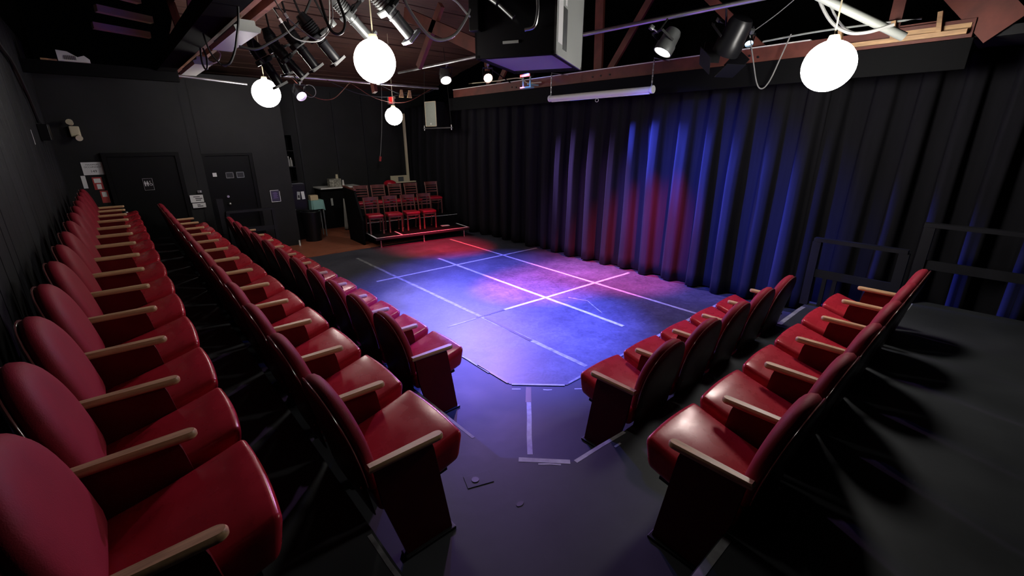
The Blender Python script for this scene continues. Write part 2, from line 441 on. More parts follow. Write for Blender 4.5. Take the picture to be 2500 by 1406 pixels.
ORD = ['first', 'second', 'third', 'fourth', 'fifth', 'sixth', 'seventh', 'eighth', 'ninth', 'tenth', 'eleventh', 'twelfth', 'thirteenth', 'fourteenth', 'fifteenth']
def seat(label, group, loc, rz, wd, arms, tilt=0.0):
    t = thing('theatre_seat', label, 'theatre seat', loc, rz, group)
    cu, pad, sh, tr, und = seat_meshes(wd)
    am, pm, fp = arm_meshes()
    c = link('seat_cushion', cu, t, (-.074, 0, .372)); c.rotation_euler = (0, R(-8.5) + tilt, 0)
    up = link('seat_pan', und, t, (0, 0, -.055)); up.rotation_euler = (0, R(-7), 0)
    b = link('backrest', pad, t, (-.325, 0, .395)); b.rotation_euler = (0, -LEAN, 0)
    s_ = link('back_shell', sh, b, (-.034, 0, 0)); link('back_trim', tr, b, (-.031, 0, 0))
    for sg in (-1, 1): link('bolt', bolt_mesh, s_, (-.012, sg * (wd / 2 - .085), .05))
    for sg in arms:
        a_ = link('armrest', am, t, (0, sg * wd / 2, 0))
        p_ = link('side_panel', pm, t, (0, sg * wd / 2, 0)); link('foot_plate', fp, p_)
    return t
def row(xy, tips, z, along, label, group):
    n = len(tips) - 1
    for i in range(n):
        a, b = tips[i], tips[i + 1]; wd = abs(b - a); m = (a + b) / 2
        last = i == n - 1
        lab = label % ('nearest' if i == 0 else 'farthest' if last else ORD[i])
        if along == 'y': seat(lab, group, (xy, m, z), 0, wd, (-1, 1) if last else (-1,))
        else: seat(lab, group, (m, xy, z), R(90), wd, (1, -1) if last else (1,))
row(.035, [1.26, 1.85, 2.37, 2.95, 3.57, 4.19, 4.80, 5.46, 6.13, 6.78, 7.40, 8.04, 8.63, 9.22, 9.72], Z2, 'y',
    'red theatre seat, %s from the camera in the row along the left wall', 'seats in the row along the left wall')
row(.92, [1.55, 2.16, 2.77, 3.39, 3.99, 4.61, 5.27, 5.93, 6.58, 7.22, 7.86, 8.45, 9.03, 9.57], Z1, 'y',
    'red theatre seat, %s from the camera in the left block middle row', 'seats in the middle row of the left block')
row(1.80, [2.79, 3.35, 3.91, 4.43, 4.99, 5.61, 6.23, 6.88, 7.52, 8.11, 8.71, 9.31], 0, 'y',
    'red theatre seat, %s from the camera in the left stage-side row', 'seats in the left row beside the stage')
row(1.75, [2.314, 2.872, 3.442, 3.985, 4.552, 5.117], 0, 'x',
    'red theatre seat, %s from the camera in the right block front row', 'seats in the right front row by the stage')
row(.80, [1.68, 2.23, 2.81, 3.37, 3.95, 4.52, 5.06], Z1, 'x',
    'red theatre seat, %s from the camera in the right block back row', 'seats in the back row of the right block')

# ================================================================== TAPE ON THE FLOOR
def tape(label, p0, p1, wd, m, z, group=None, th=.0012):
    a = Vector((*p0, z + th / 2)); b = Vector((*p1, z + th / 2))
    n = max(2, int((b - a).length / .18)); d = (b - a).normalized(); s_ = Vector((-d.y, d.x, 0)); mb = MB()
    ctr = [a.lerp(b, k / n) + s_ * random.uniform(-.004, .004) for k in range(n + 1)]
    V = []; 
    for c in ctr:
        h = wd / 2 * random.uniform(.9, 1.05)
        V += [c - s_ * h - Vector((0, 0, th / 2)), c + s_ * h - Vector((0, 0, th / 2)), c + s_ * h + Vector((0, 0, th / 2)), c - s_ * h + Vector((0, 0, th / 2))]
    Fc = [(0, 1, 2, 3), tuple(4 * n + q for q in (3, 2, 1, 0))]
    for k in range(n): Fc += [(4 * k + q, 4 * k + (q + 1) % 4, 4 * k + 4 + (q + 1) % 4, 4 * k + 4 + q) for q in range(4)]
    mb.add(V, Fc)
    return tag(mb.build('floor_tape', m), label, 'tape', group)
ZM = .006
G = 'tape grid on the stage floor'
tape('pale tape line along the stage nearest the curtain', (5.54, 8.45), (5.42, 2.45), .05, 'tape_white', ZM, G)
tape('pale tape line along the middle of the stage', (4.40, 7.15), (4.35, 2.85), .055, 'tape_white', ZM, G)
tape('worn tape line along the stage nearest the left seats', (3.22, 8.2), (3.21, 2.5), .055, 'tape_worn', ZM, G)
tape('pale tape line across the stage nearer the platform chairs', (2.85, 6.56), (6.42, 6.50), .05, 'tape_white', ZM + .0013, G)
tape('pale tape line across the stage nearer the camera', (3.6, 4.24), (6.35, 4.14), .05, 'tape_white', ZM + .0013, G)
tape('dark worn tape strip crossing the stage near the camera', (3.6, 4.24), (3.15, 4.26), .035, 'tape_dark', ZM + .0013)
tape('faint worn tape strip at the left end of the cross line', (3.12, 4.25), (2.70, 4.26), .03, 'tape_worn', ZM + .0013)
tape('dark tape patch along the worn line near the camera', (3.23, 4.2), (3.20, 3.3), .04, 'tape_dark', ZM + .0024)
tape('short forked scratch mark of tape on the stage', (4.62, 4.0), (4.72, 3.72), .018, 'tape_worn', ZM)
tape('thin angled scuff of tape beside the forked mark', (4.72, 3.72), (4.50, 3.30), .014, 'tape_worn', ZM)
E_ = 'white tape along the stage edge'
tape('long thin white line along the left stage edge', (2.40, 8.8), (2.385, 3.05), .022, 'tape_white', 0.0065)
tape('black tape join on the left stage edge by the corner', (2.39, 3.25), (2.40, 2.78), .022, 'tape_dark', 0.0065)
tape('white tape across the cut corner of the stage mat', (2.41, 2.74), (2.775, 2.40), .026, 'tape_white', ZM)
tape('worn white tape along the stage edge beside the right seats', (2.83, 2.40), (4.2, 2.41), .024, 'tape_worn', ZM)
tape('bright white tape along the stage edge by the far right seats', (4.2, 2.41), (6.15, 2.42), .045, 'tape_white', ZM)
tape('white tape bisecting the floor between both seat blocks', (2.33, 2.42), (1.87, 1.92), .038, 'tape_white', 0)
tape('dark tape patch at the stage corner above the white strip', (2.50, 2.60), (2.33, 2.42), .05, 'tape_dark', 0.0003)
for i, (px, py, nm) in enumerate(((2.36, 2.68, 'left'), (2.57, 2.48, 'middle'), (2.80, 2.30, 'right'))):
    tape('short white glow tape dash below the cut stage corner, %s one' % nm, (px, py), (px + .06, py - .055), .016, 'tape_white', 0, 'glow tape dashes below the stage corner')
# riser nosings
tape('white nosing tape across the cut corner of the lower riser', (1.545, 1.69), (1.775, 1.462), .04, 'tape_white', Z1)
tape('white nosing tape on the riser edge below the right front row', (1.80, 1.44), (2.28, 1.41), .028, 'tape_white', Z1)
tape('short white dash on the riser behind the nosing tape', (1.61, 1.58), (1.71, 1.48), .014, 'tape_white', Z1)
tape('short white dash on the riser beside the front row seat', (2.10, 1.36), (2.16, 1.36), .016, 'tape_white', Z1)
tape('white nosing tape on the aisle step beyond the right front row', (5.12, 1.40), (5.92, 1.40), .045, 'tape_white', Z1)
tape('dim white nosing tape on the upper aisle step by the railing', (5.45, .48), (6.02, .48), .03, 'tape_white', Z2)
tape('white nosing tape on the upper riser at the bottom right', (1.66, .475), (1.20, .475), .035, 'tape_white', Z2)
tape('worn nosing tape on the riser between the left rows, near end', (.51, 1.52), (.512, 1.15), .022, 'tape_worn', Z2)
tape('worn white nosing on the riser behind the left stage-side seats', (1.455, 2.83), (1.455, 2.05), .022, 'tape_worn', Z1)
# dark marks and a flat cover on the near floor
def disc(name, label, cat, loc, r, m, th=.003, sx=1.0):
    o = MB().cyl((0, 0, 0), (0, 0, th), r, r * .93, n=14).build(name, m, None, True, loc); o.scale = (sx, 1, 1); return tag(o, label, cat)
disc('floor_plug', 'small dark plug in the riser floor near the white nosing', 'plug', (1.31, 1.42, Z1), .016, 'tape_dark', sx=1.6)
cov = thing('cable_cover', 'flat grey floor plate with a round fitting by the near seat', 'floor plate', (1.25, 1.72, Z1), R(-20))
MB().box((0, 0, .002), (.16, .10, .004), bev=.0015).build('plate', 'floor_black', cov)
MB().cyl((-.02, 0, .004), (-.02, 0, .008), .022, n=16).build('fitting', 'tape_dark', cov, True)

# ================================================================== CURTAIN AND VALANCE
def curtain(name, label, y0, y1, x0, zt, zb, seed, m):
    rnd = random.Random(seed); folds = []; y = y0
    prof = []            # (y, dx)
    while y < y1:
        L = rnd.uniform(.33, .50); d = rnd.uniform(.11, .19)
        # rounded box pleat: rise, nose, fall, valley
        for t, v in ((0, 0), (.11, .12), (.16, .55), (.21, .90), (.30, 1.0), (.42, 1.0), (.52, .96), (.58, .72), (.62, .30), (.67, .06), (.82, .0)):
            prof.append((y + t * L, v * d + rnd.uniform(-.006, .006), rnd.uniform(.75, 1.25)))
        y += L
    prof.append((y1, 0, 1))
    ps = smooth_path([(p[0], p[1], p[2]) for p in prof], 2)
    nz = 14; V = []; n = len(ps)
    for k in range(nz + 1):
        t = k / nz; z = zt + (zb - zt) * t
        amp = .55 + .45 * min(1, t * 2.2)
        for i, p in enumerate(ps):
            flare = 1 + .25 * max(0, t - .6) * (p.z)
            sway = .02 * math.sin(p.x * 2.1 + seed) * t
            V.append((x0 - p.y * amp * flare, p.x + sway + .018 * math.sin(t * 3 + p.x * 5) * t, z + (.012 * math.sin(p.x * 9) if k == nz else 0)))
    Fc = [(k * n + i, k * n + i + 1, (k + 1) * n + i + 1, (k + 1) * n + i) for k in range(nz) for i in range(n - 1)]
    mb = MB(); mb.add(V, Fc); me = mb.mesh(name, m, True, 80)
    o = link(name, me); md = o.modifiers.new('thick', 'SOLIDIFY'); md.thickness = .006; md.offset = 1
    return tag(o, label, 'curtain')
curtain('stage_curtain', 'long black pleated stage curtain along the right side of the stage', 1.75, 8.9, XC + .10, 3.02, .03, 3, 'curtain')
curtain('stage_curtain', 'black pleated curtain in the dark corner behind the chair platform', 9.02, 11.95, XC + .20, 3.02, .03, 5, 'curtain')
curtain('stage_curtain', 'dark curtain beyond the aisle railing on the far right', -1.2, 1.68, XC + .30, 3.02, .02, 11, 'curtain')
tag(MB().box((5.99, 4.75, 2.925), (.035, 8.3, .255), bev=.004).build('valance_board', 'matte_black'), 'long black valance board fixed below the red truss beam', 'board')

# ================================================================== ROOF TRUSSES
def member(name, p0, p1, wd, th, m, parent): return MB().bar(p0, p1, wd, th, up=(0, 0, 1)).build(name, m, parent)
XT = 6.06
tr = thing('roof_truss', 'red-brown timber roof truss above the stage curtain', 'truss', (XT, 4.6, 3.06))
def local(root, p): return Vector(p) - Vector(root.location)
def tmem(root, name, p0, p1, wd, th, m): return MB().bar(local(root, p0), local(root, p1), wd, th).build(name, m, root)
tmem(tr, 'bottom_chord', (XT - .045, .62, 3.135), (XT - .045, 8.75, 3.135), .045, .15, 'truss_wood')
tmem(tr, 'bottom_chord', (XT + .06, .62, 3.135), (XT + .06, 8.75, 3.135), .045, .15, 'truss_wood')
tmem(tr, 'edge_strip', (XT - .05, 1.9, 3.216), (XT - .05, 8.75, 3.216), .06, .012, 'white_paint')
for a, b, wd in (((4.84, 3.20), (4.90, 4.95), .15), ((4.62, 3.2), (3.72, 4.4), .10), ((2.42, 3.2), (3.35, 4.05), .10), ((1.21, 3.2), (1.21, 4.0), .10), ((7.6, 3.2), (7.75, 4.5), .10), ((7.3, 3.2), (6.3, 4.4), .10)):
    # webs lie in the truss plane: wd is seen from the room
    p0, p1 = Vector((XT + .008, *a)), Vector((XT + .008, *b)); mb = MB(); d = (p1 - p0).normalized(); s_ = Vector((1, 0, 0)); e = d.cross(s_)
    q = [local(tr, p) + e * (wd / 2 * i) + s_ * (.022 * j) for p in (p0, p1) for i, j in ((-1, -1), (1, -1), (1, 1), (-1, 1))]
    mb.add(q, [(0, 1, 2, 3), (7, 6, 5, 4), (0, 4, 5, 1), (1, 5, 6, 2), (2, 6, 7, 3), (3, 7, 4, 0)]); mb.build('web_member', 'truss_wood', tr)
p0, p1 = Vector((XT - .02, .42, 3.10)), Vector((XT - .02, 1.08, 3.85)); d = (p1 - p0).normalized(); e = d.cross(Vector((1, 0, 0)))
q = [local(tr, p) + e * (.15 * i) + Vector((.03 * j, 0, 0)) for p in (p0, p1) for i, j in ((-1, -1), (1, -1), (1, 1), (-1, 1))]
MB().add(q, [(0, 1, 2, 3), (7, 6, 5, 4), (0, 4, 5, 1), (1, 5, 6, 2), (2, 6, 7, 3), (3, 7, 4, 0)]).build('web_member', 'truss_wood', tr)
bm_ = MB().cyl((0, 0, 0), (-.012, 0, 0), .014, n=6).mesh('bolt', 'iron')
for yy in (2.42, 2.52, 4.55, 4.72, 4.88, 6.55, 6.68, 6.8): link('bolt', bm_, tr, local(tr, (XT - .068, yy, 3.13 + random.uniform(-.02, .02))))
# raw timber framing on top of the wall, at the right
fr = thing('stud_framing', 'pale raw timber framing on the beam by the right globe lamp', 'framing', (5.97, 1.15, 3.10))
MB().box(local(fr, (5.96, 1.18, 3.105)), (.05, 1.05, .04)).build('plate', 'raw_wood', fr)
for yy, hh in ((1.62, .14), (1.19, .15), (.86, .17)): MB().box(local(fr, (5.965, yy, 3.125 + hh / 2)), (.06, .035, hh), rot=(R(-8), 0, 0)).build('stud', 'raw_wood', fr)
for yy, ln in ((1.02, .30), (.74, .20)): MB().box(local(fr, (6.00, yy, 3.15)), (.03, ln, .055)).build('blocking', 'raw_wood', fr)
MB().box(local(fr, (6.03, 1.45, 3.165)), (.02, .14, .075)).build('junction_box', 'grey_paint', fr)
MB().box(local(fr, (6.06, 1.10, 3.19)), (.02, .5, .10)).build('backing_board', 'truss_wood', fr)
# truss above the left block
tl = thing('roof_truss', 'dark double-plank truss running over the left seat rows', 'truss', (1.12, 6.5, 3.16))
tmem(tl, 'bottom_chord', (.93, 2.2, 3.24), (.93, 10.1, 3.24), .22, .16, 'matte_black')
tmem(tl, 'bottom_chord', (1.10, 3.2, 3.26), (1.10, 10.1, 3.26), .045, .14, 'plank_wood')
tmem(tl, 'bottom_chord', (1.22, 3.2, 3.26), (1.22, 10.1, 3.26), .045, .14, 'plank_wood')
for y0, y1 in ((5.0, 6.2), (7.6, 6.4), (8.2, 9.2)): tmem(tl, 'web_member', (1.16, y0, 3.3), (1.16, y1, 4.6), .10, .05, 'truss_wood')
# middle truss seen past the heater
tm_ = thing('roof_truss', 'red-brown diagonal truss timbers left of the hanging heater box', 'truss', (3.6, 5.6, 3.2))
for (a, b, wd) in (((3.9, 6.9, 4.02), (3.9, 4.85, 3.24), .17), ((3.9, 6.6, 3.25), (3.9, 5.9, 3.95), .10), ((3.9, 8.4, 3.9), (3.9, 8.2, 3.0), .12)):
    p0, p1 = Vector(a), Vector(b); d = (p1 - p0).normalized(); e = d.cross(Vector((1, 0, 0)))
    q = [local(tm_, p) + e * (wd / 2 * i) + Vector((.03 * j, 0, 0)) for p in (p0, p1) for i, j in ((-1, -1), (1, -1), (1, 1), (-1, 1))]
    MB().add(q, [(0, 1, 2, 3), (7, 6, 5, 4), (0, 4, 5, 1), (1, 5, 6, 2), (2, 6, 7, 3), (3, 7, 4, 0)]).build('web_member', 'truss_wood', tm_)
# black cross beam and stored timbers at the left
tag(MB().box((.24, 9.0, 3.11), (1.68, .12, .16)).build('cross_beam', 'matte_black'), 'black cross beam under the ceiling at the upper left', 'beam')
for i, (p0, p1, lab) in enumerate((((-.30, 5.6, 3.72), (.55, 6.0, 3.72), 'longest old timber stored in the dark rafters'), ((-.05, 6.4, 3.62), (.6, 6.7, 3.60), 'second rough timber stored in the dark rafters'), ((.25, 7.3, 3.58), (.75, 7.45, 3.56), 'short timber end under the rafters'), ((.2, 7.9, 3.50), (.75, 8.0, 3.48), 'lowest thin batten under the rafters'))):
    tag(MB().bar(p0, p1, .09, .07).build('rafter_timber', 'cream'), lab, 'timber', 'timbers stored in the left rafters')

# ================================================================== PIPES
tag(MB().cyl((4.78, 8.9, 3.47), (5.02, 1.2, 3.47), .024, n=14).build('lighting_pipe', 'steel_pipe', None, True), 'long steel lighting pipe above the stage behind the heater box', 'pipe')
tag(MB().cyl((2.45, 8.62, 3.20), (5.5, 8.58, 3.20), .022, n=14).build('lighting_pipe', 'steel_pipe', None, True), 'steel lighting pipe across the back with looped cables', 'pipe')
tag(MB().cyl((1.62, 2.6, 3.52), (1.62, 7.6, 3.52), .024, n=14).build('lighting_pipe', 'steel_pipe', None, True), 'pipe over the left aisle carrying the black spotlights', 'pipe')
tag(MB().cyl((4.75, 1.98, 3.62), (5.35, .98, 3.03), .035, n=14).build('conduit_pipe', 'conduit_grey', None, True), 'thick grey conduit slanting down beside the right globe lamp', 'pipe')
tag(MB().cyl((1.04, 8.96, 3.12), (2.0, 8.95, 3.06), .018, n=10).build('conduit_pipe', 'steel_pipe', None, True), 'short steel tube beside the farther strip light', 'pipe')

# ================================================================== GLOBE PENDANTS
def globe(label, loc, r, ztop, m='globe'):
    t = thing('globe_pendant_lamp', label, 'lamp', loc, group='white globe pendant lamps')
    MB().sphere((0, 0, 0), r, 28, 18).build('globe', m, t, True)
    MB().cyl((0, 0, r * .94), (0, 0, r + .035), .05, .035, n=16).build('cap', 'cream', t, True)
    MB().cyl((0, 0, r + .03), (0, 0, ztop - loc[2]), .006, n=8).build('cord', 'cream', t, True)
globe('largest-looking white globe lamp near the heater box, left of it', (2.03, 4.21, 2.874), .185, 5.0)
globe('white globe lamp over the left seats near the strip lights', (2.05, 8.07, 2.866), .20, 4.25)
globe('smallest-looking white globe lamp hanging above the platform chairs', (4.47, 8.65, 2.628), .168, 4.13)
globe('white globe lamp at the right in front of the valance', (4.56, 1.28, 2.76), .19, 4.98, 'globe_bright')

# ================================================================== STAGE LIGHTS
def aim_rot(loc, target): return (Vector(target) - Vector(loc)).to_track_quat('-Z', 'Y').to_euler()
def spot(parent, energy, col, deg, blend, r=.05, off=-.02):
    L = bpy.data.lights.new('stage_beam', 'SPOT'); L.energy = energy; L.color = col; L.spot_size = R(deg); L.spot_blend = blend; L.shadow_soft_size = r
    o = bpy.data.objects.new('stage_beam', L); C.objects.link(o); o.parent = parent; o.location = (0, 0, off); return o
def hanger(t, to, name='hanger'):
    m_ = t.rotation_euler.to_matrix().transposed(); p = m_ @ (Vector(to) - Vector(t.location))
    MB().cyl((0, .16, .04), p, .010, n=8).build(name, 'iron', t, True)
def profile_spot(label, loc, target, m='satin_black', lens='lens_off', s=1.0, hang=None, gel=None, beam=None, group='profile spotlights in the rig'):
    t = thing('profile_spotlight', label, 'stage light', loc, rot=aim_rot(loc, target), group=group)
    MB().cyl((0, 0, .30 * s), (0, 0, .20 * s), .055 * s, .085 * s, n=16).cyl((0, 0, .20 * s), (0, 0, .06 * s), .085 * s, .085 * s, n=16).build('lamp_housing', m, t, True)
    f = MB()
    for k in range(5): f.cyl((0, 0, (.08 + .025 * k) * s), (0, 0, (.086 + .025 * k) * s), .094 * s, n=16)
    f.build('cooling_fins', m, t, True)
    MB().box((0, 0, .02 * s), (.19 * s, .19 * s, .07 * s), bev=.012).build('shutter_gate', m, t)
    for sg in (-1, 1): MB().box((sg * .115 * s, 0, .02 * s), (.07 * s, .012, .02)).build('shutter_handle', 'iron', t)
    MB().cyl((0, 0, -.01 * s), (0, 0, -.30 * s), .062 * s, .062 * s, n=18).cyl((0, 0, -.06 * s), (0, 0, -.08 * s), .07 * s, n=18).build('lens_barrel', m, t, True)
    MB().cyl((0, 0, -.30 * s), (0, 0, -.305 * s), .052 * s, n=18).build('lens', lens, t, True)
    g = MB()
    for a, b in (((-1, -1), (1, -1)), ((1, -1), (1, 1)), ((1, 1), (-1, 1)), ((-1, 1), (-1, -1))):
        g.bar((a[0] * .085 * s, a[1] * .085 * s, -.32 * s), (b[0] * .085 * s, b[1] * .085 * s, -.32 * s), .02 * s, .03 * s)
    g.build('gel_frame', m, t)
    if gel: MB().box((0, 0, -.345 * s), (.16 * s, .16 * s, .003)).build('colour_gel', gel, t)
    y_ = MB()
    for sg in (-1, 1): y_.bar((sg * .11 * s, 0, .02 * s), (sg * .11 * s, .19 * s, .02 * s), .008, .03 * s, up=(0, 0, 1))
    y_.bar((-.11 * s, .19 * s, .02 * s), (.11 * s, .19 * s, .02 * s), .03 * s, .008)
    y_.build('yoke', 'iron', t)
    MB().cyl((0, .19 * s, .02 * s), (0, .26 * s, .02 * s), .012, n=8).box((0, .27 * s, .02 * s), (.05, .05, .06), bev=.008).build('clamp', 'grey_cast', t, True)
    if beam: spot(t, *beam, off=-.36 * s)
    return t
def par_can(label, loc, target, m='satin_black', lens='lens_off', s=1.0, beam=None, barn=False, group='par lamps in the rig'):
    t = thing('par_lamp', label, 'stage light', loc, rot=aim_rot(loc, target), group=group)
    sh = MB(); n = 20
    prof = [(.045, .17), (.075, .165), (.09, .13), (.095, .02), (.105, 0), (.105, -.09), (.098, -.09), (.098, -.005)]
    V = [(r_ * s * math.cos(2 * math.pi * i / n), r_ * s * math.sin(2 * math.pi * i / n), z * s) for r_, z in prof for i in range(n)]
    Fc = [(k * n + i, k * n + (i + 1) % n, (k + 1) * n + (i + 1) % n, (k + 1) * n + i) for k in range(len(prof) - 1) for i in range(n)] + [tuple(range(n))]
    sh.add(V, Fc).build('can', m, t, True)
    MB().cyl((0, 0, -.02 * s), (0, 0, -.03 * s), .096 * s, .096 * s, n=n).build('lens', lens, t, True)
    y_ = MB()
    for sg in (-1, 1): y_.bar((sg * .112 * s, 0, .03 * s), (sg * .112 * s, .17 * s, .05 * s), .006, .025)
    y_.bar((-.112 * s, .17 * s, .05 * s), (.112 * s, .17 * s, .05 * s), .025, .006); y_.build('yoke', 'iron', t)
    MB().cyl((0, .17 * s, .05 * s), (0, .23 * s, .05 * s), .01, n=8).box((0, .25 * s, .05 * s), (.045, .05, .045), bev=.008).build('clamp', 'grey_cast', t, True)
    if barn:
        for a in range(4):
            b = MB().box((0, .15 * s, -.16 * s), (.17 * s, .006, .15 * s), rot=(R(-25), 0, 0)).build('barn_door', m, t); b.rotation_euler = (0, 0, a * math.pi / 2)
    if beam: spot(t, *beam, off=-.12 * s)
    return t

def beam(loc, target, energy, col, deg, blend, r=.05):
    o = spot(None, energy, col, deg, blend, r); o.location = loc; o.rotation_euler = aim_rot(loc, target); return o
BLUE, RED, LAV, MAG = (.07, .10, 1.0), (1.0, .03, .08), (.50, .42, 1.0), (.95, .18, .80)
# black cluster over the left rows, all tipped down towards the stage
RIG = (
    ('black profile spotlight nearest the strip lights', (1.483, 5.9, 3.099), (1.658, 5.9, 2.783), 'satin_black', None),
    ('black profile spotlight second from the strip lights', (1.56, 5.6, 3.178), (1.68, 5.6, 2.875), 'satin_black', None),
    ('black profile spotlight third from the strip lights', (1.545, 5.3, 3.031), (1.729, 5.3, 2.819), 'satin_black', None),
    ('black profile spotlight fourth from the strip lights', (1.577, 5.0, 3.138), (1.771, 5.0, 2.878), 'satin_black', None),
    ('slim black profile spotlight just left of the large globe', (1.624, 4.6, 3.151), (1.837, 4.6, 2.899), 'satin_black', None),
    ('grey profile spotlight directly above the large globe', (1.935, 4.7, 3.434), (2.231, 4.7, 3.164), 'grey_cast', 'gel_purple'),
    ('shiny grey profile spotlight right of the globe cord', (1.984, 4.0, 3.374), (2.303, 4.0, 3.079), 'grey_cast', 'gel_purple'))
for lab, S_, E_2, m_, g_ in RIG:
    S_, E_2 = Vector(S_), Vector(E_2); L_ = (E_2 - S_).length; sc_ = L_ / .62 * (1.2 if m_ == 'grey_cast' else 1.38); d_ = (E_2 - S_).normalized()
    profile_spot(lab, tuple(E_2 - d_ * .32 * sc_), tuple(E_2 + d_), m=m_, s=sc_, gel=g_)
    hanger(bpy.data.objects['profile_spotlight' if lab == RIG[0][0] else 'profile_spotlight.%03d' % [r_[0] for r_ in RIG].index(lab)], (1.62, S_.y, 3.52))
beam((1.85, 5.0, 2.84), (4.75, 4.75, 0), 8500, MAG, 32, 1.0)
beam((1.95, 4.7, 2.88), (6.4, 3.2, 1.2), 5500, BLUE, 40, .9)
beam((1.72, 5.6, 2.84), (6.4, 4.9, .3), 1500, (.55, .25, 1.0), 40, 1.0)
beam((5.0, 7.45, 3.16), (6.42, 4.3, .6), 4200, (.42, .26, 1.0), 44, 1.0)
par_can('small par lamp with glowing lavender lens over the back door', (2.66, 8.45, 2.92), (3.4, 4.6, 0), lens='lens_purple', s=.85, beam=(3200, LAV, 34, 1.0))
par_can('par lamp with bright lens above the hanging loudspeaker', (5.05, 7.62, 3.30), (4.2, 5.2, 0), lens='lens_white', m='grey_cast', beam=(3600, (.14, .13, 1), 75, 1.0))
par_can('par lamp with warm orange lens left of the blue fixture', (5.45, 6.85, 3.26), (2.9, 2.6, .8), lens='lens_orange', s=.8, beam=(650, (.80, .42, 1.0), 70, .9, .09))
par_can('chrome par lamp with lit lens hanging over the curtain', (4.97, 3.02, 3.20), (3.5, 3.9, 0), lens='lens_white', m='grey_cast', s=1.0, beam=(6500, BLUE, 66, 1.0))
par_can('large black stage light with flaps beside the looped cable', (5.2, 2.40, 3.18), (6.3, 4.6, -.4), s=1.35, barn=True, beam=(2600, (1.0, .03, .10), 46, .9))
par_can('small stage light with pale blue lens on the red beam', (5.86, 2.50, 3.27), (4.6, 1.5, 1.4), lens='lens_blue', s=.45)
vb = spot(bpy.data.objects['par_lamp.005'], 30, BLUE, 120, .8, r=.03)
vb.matrix_world = Matrix.Translation((5.7, 2.75, 3.1)) @ aim_rot((5.7, 2.75, 3.1), (6.0, 2.85, 2.9)).to_matrix().to_4x4()
for nm_, to_ in (('par_lamp', (2.66, 8.60, 3.20)), ('par_lamp.001', (4.82, 7.62, 3.47)), ('par_lamp.002', (6.0, 6.85, 3.20)), ('par_lamp.003', (4.963, 3.02, 3.47)), ('par_lamp.004', (4.983, 2.40, 3.47)), ('par_lamp.005', (6.0, 2.52, 3.20))):
    hanger(bpy.data.objects[nm_], to_)
# red and blue fixture on the beam
rf = thing('led_bar_light', 'small red-glowing fixture with blue bracket on the beam', 'stage light', (5.72, 6.10, 3.20))
MB().box((0, 0, .04), (.10, .26, .05), bev=.01).build('housing', 'plastic_black', rf)
MB().box((-.052, 0, .03), (.008, .24, .035), bev=.003).build('lens', 'lens_red', rf)
MB().bar((0, .1, .02), (.0, .1, -.16), .02, .02).bar((0, -.08, .02), (0, -.08, -.16), .02, .02).box((0, 0, -.16), (.09, .28, .03), bev=.008).bar((.02, 0, -.10), (.30, 0, -.10), .03, .02).build('bracket', 'teal_cloth', rf)
sp = spot(rf, 4200, RED, 38, 1.0); sp.location = (-.06, 0, .0); sp.rotation_euler = aim_rot((5.7, 6.1, 3.2), (5.1, 7.95, 0))
sp3 = spot(rf, 11000, BLUE, 27, .95, r=.06); sp3.location = (-.12, -.10, -.14); sp3.rotation_euler = aim_rot((5.6, 6.0, 3.06), (6.42, 3.35, 1.75))
sp2 = spot(rf, 14, (.15, .25, 1), 140, .8, r=.02); sp2.location = (-.10, -.02, .10); sp2.rotation_euler = aim_rot((0, 0, .1), (.15, 0, -.25))

# ================================================================== STRIP LIGHTS (unlit)
def strip(label, y0, y1, z):
    t = thing('strip_light', label, 'strip light', (1.13, (y0 + y1) / 2, z), group='unlit white strip lights')
    L = y1 - y0
    poly = [(-.11, 0), (.11, 0), (.125, .035), (.075, .05), (.07, .085), (-.07, .085), (-.075, .05), (-.125, .035)]
    MB().prism([(x * .8, zz) for x, zz in poly], 'y', -L / 2 + .015, L / 2 - .015).build('diffuser', 'white_paint', t)
    for sg in (-1, 1): MB().prism([(x * .84, zz * 1.05 - .002) for x, zz in poly], 'y', sg * L / 2 - .015, sg * L / 2 + .005).build('end_cap', 'grey_paint', t)
strip('nearer unlit white strip light under the truss planks', 4.70, 5.85, 3.07)
strip('farther unlit white strip light under the truss planks', 7.05, 8.35, 3.07)

# ================================================================== HEATER BOX
hb = thing('unit_heater', 'large grey and black heater cabinet hanging from the roof', 'heater', (2.745, 3.626, 2.90), R(-61.9))
LX, LY, LZ = .766, 1.05, 1.15       # local x: along the dark front, local y: depth
MB().box((LX / 2, .01, LZ / 2), (LX, .02, LZ)).build('front_panel', 'satin_black', hb)
MB().box((LX - .01, LY / 2, LZ / 2), (.02, LY, LZ)).build('side_panel', 'grey_paint', hb)
MB().box((.01, LY / 2, LZ / 2), (.02, LY, LZ)).build('side_panel', 'satin_black', hb)
MB().box((LX / 2, LY - .01, LZ / 2), (LX, .02, LZ)).build('back_panel', 'satin_black', hb)
MB().box((LX / 2, LY / 2, .018), (LX - .10, LY - .14, .02)).build('bottom_panel', 'grey_paint', hb)
fb = MB()
for a, b in (((0, .03), (LX, .03)), ((0, LY - .03), (LX, LY - .03)), ((.03, 0), (.03, LY)), ((LX - .03, 0), (LX - .03, LY)), ((.03, LY - .13), (LX - .03, LY - .13))): fb.bar((*a, .012), (*b, .012), .035, .03)
fb.build('bottom_frame', 'satin_black', hb)
for (yy, zz, a, b, m_) in ((.15, .70, .19, .36, 'ink'), (.12, .30, .15, .40, 'paper'), (.30, .66, .07, .46, 'paper'), (.29, .24, .14, .34, 'grey_cast')):
    MB().box((LX + .002, yy, zz), (.003, a, b)).build('sticker', m_, hb)
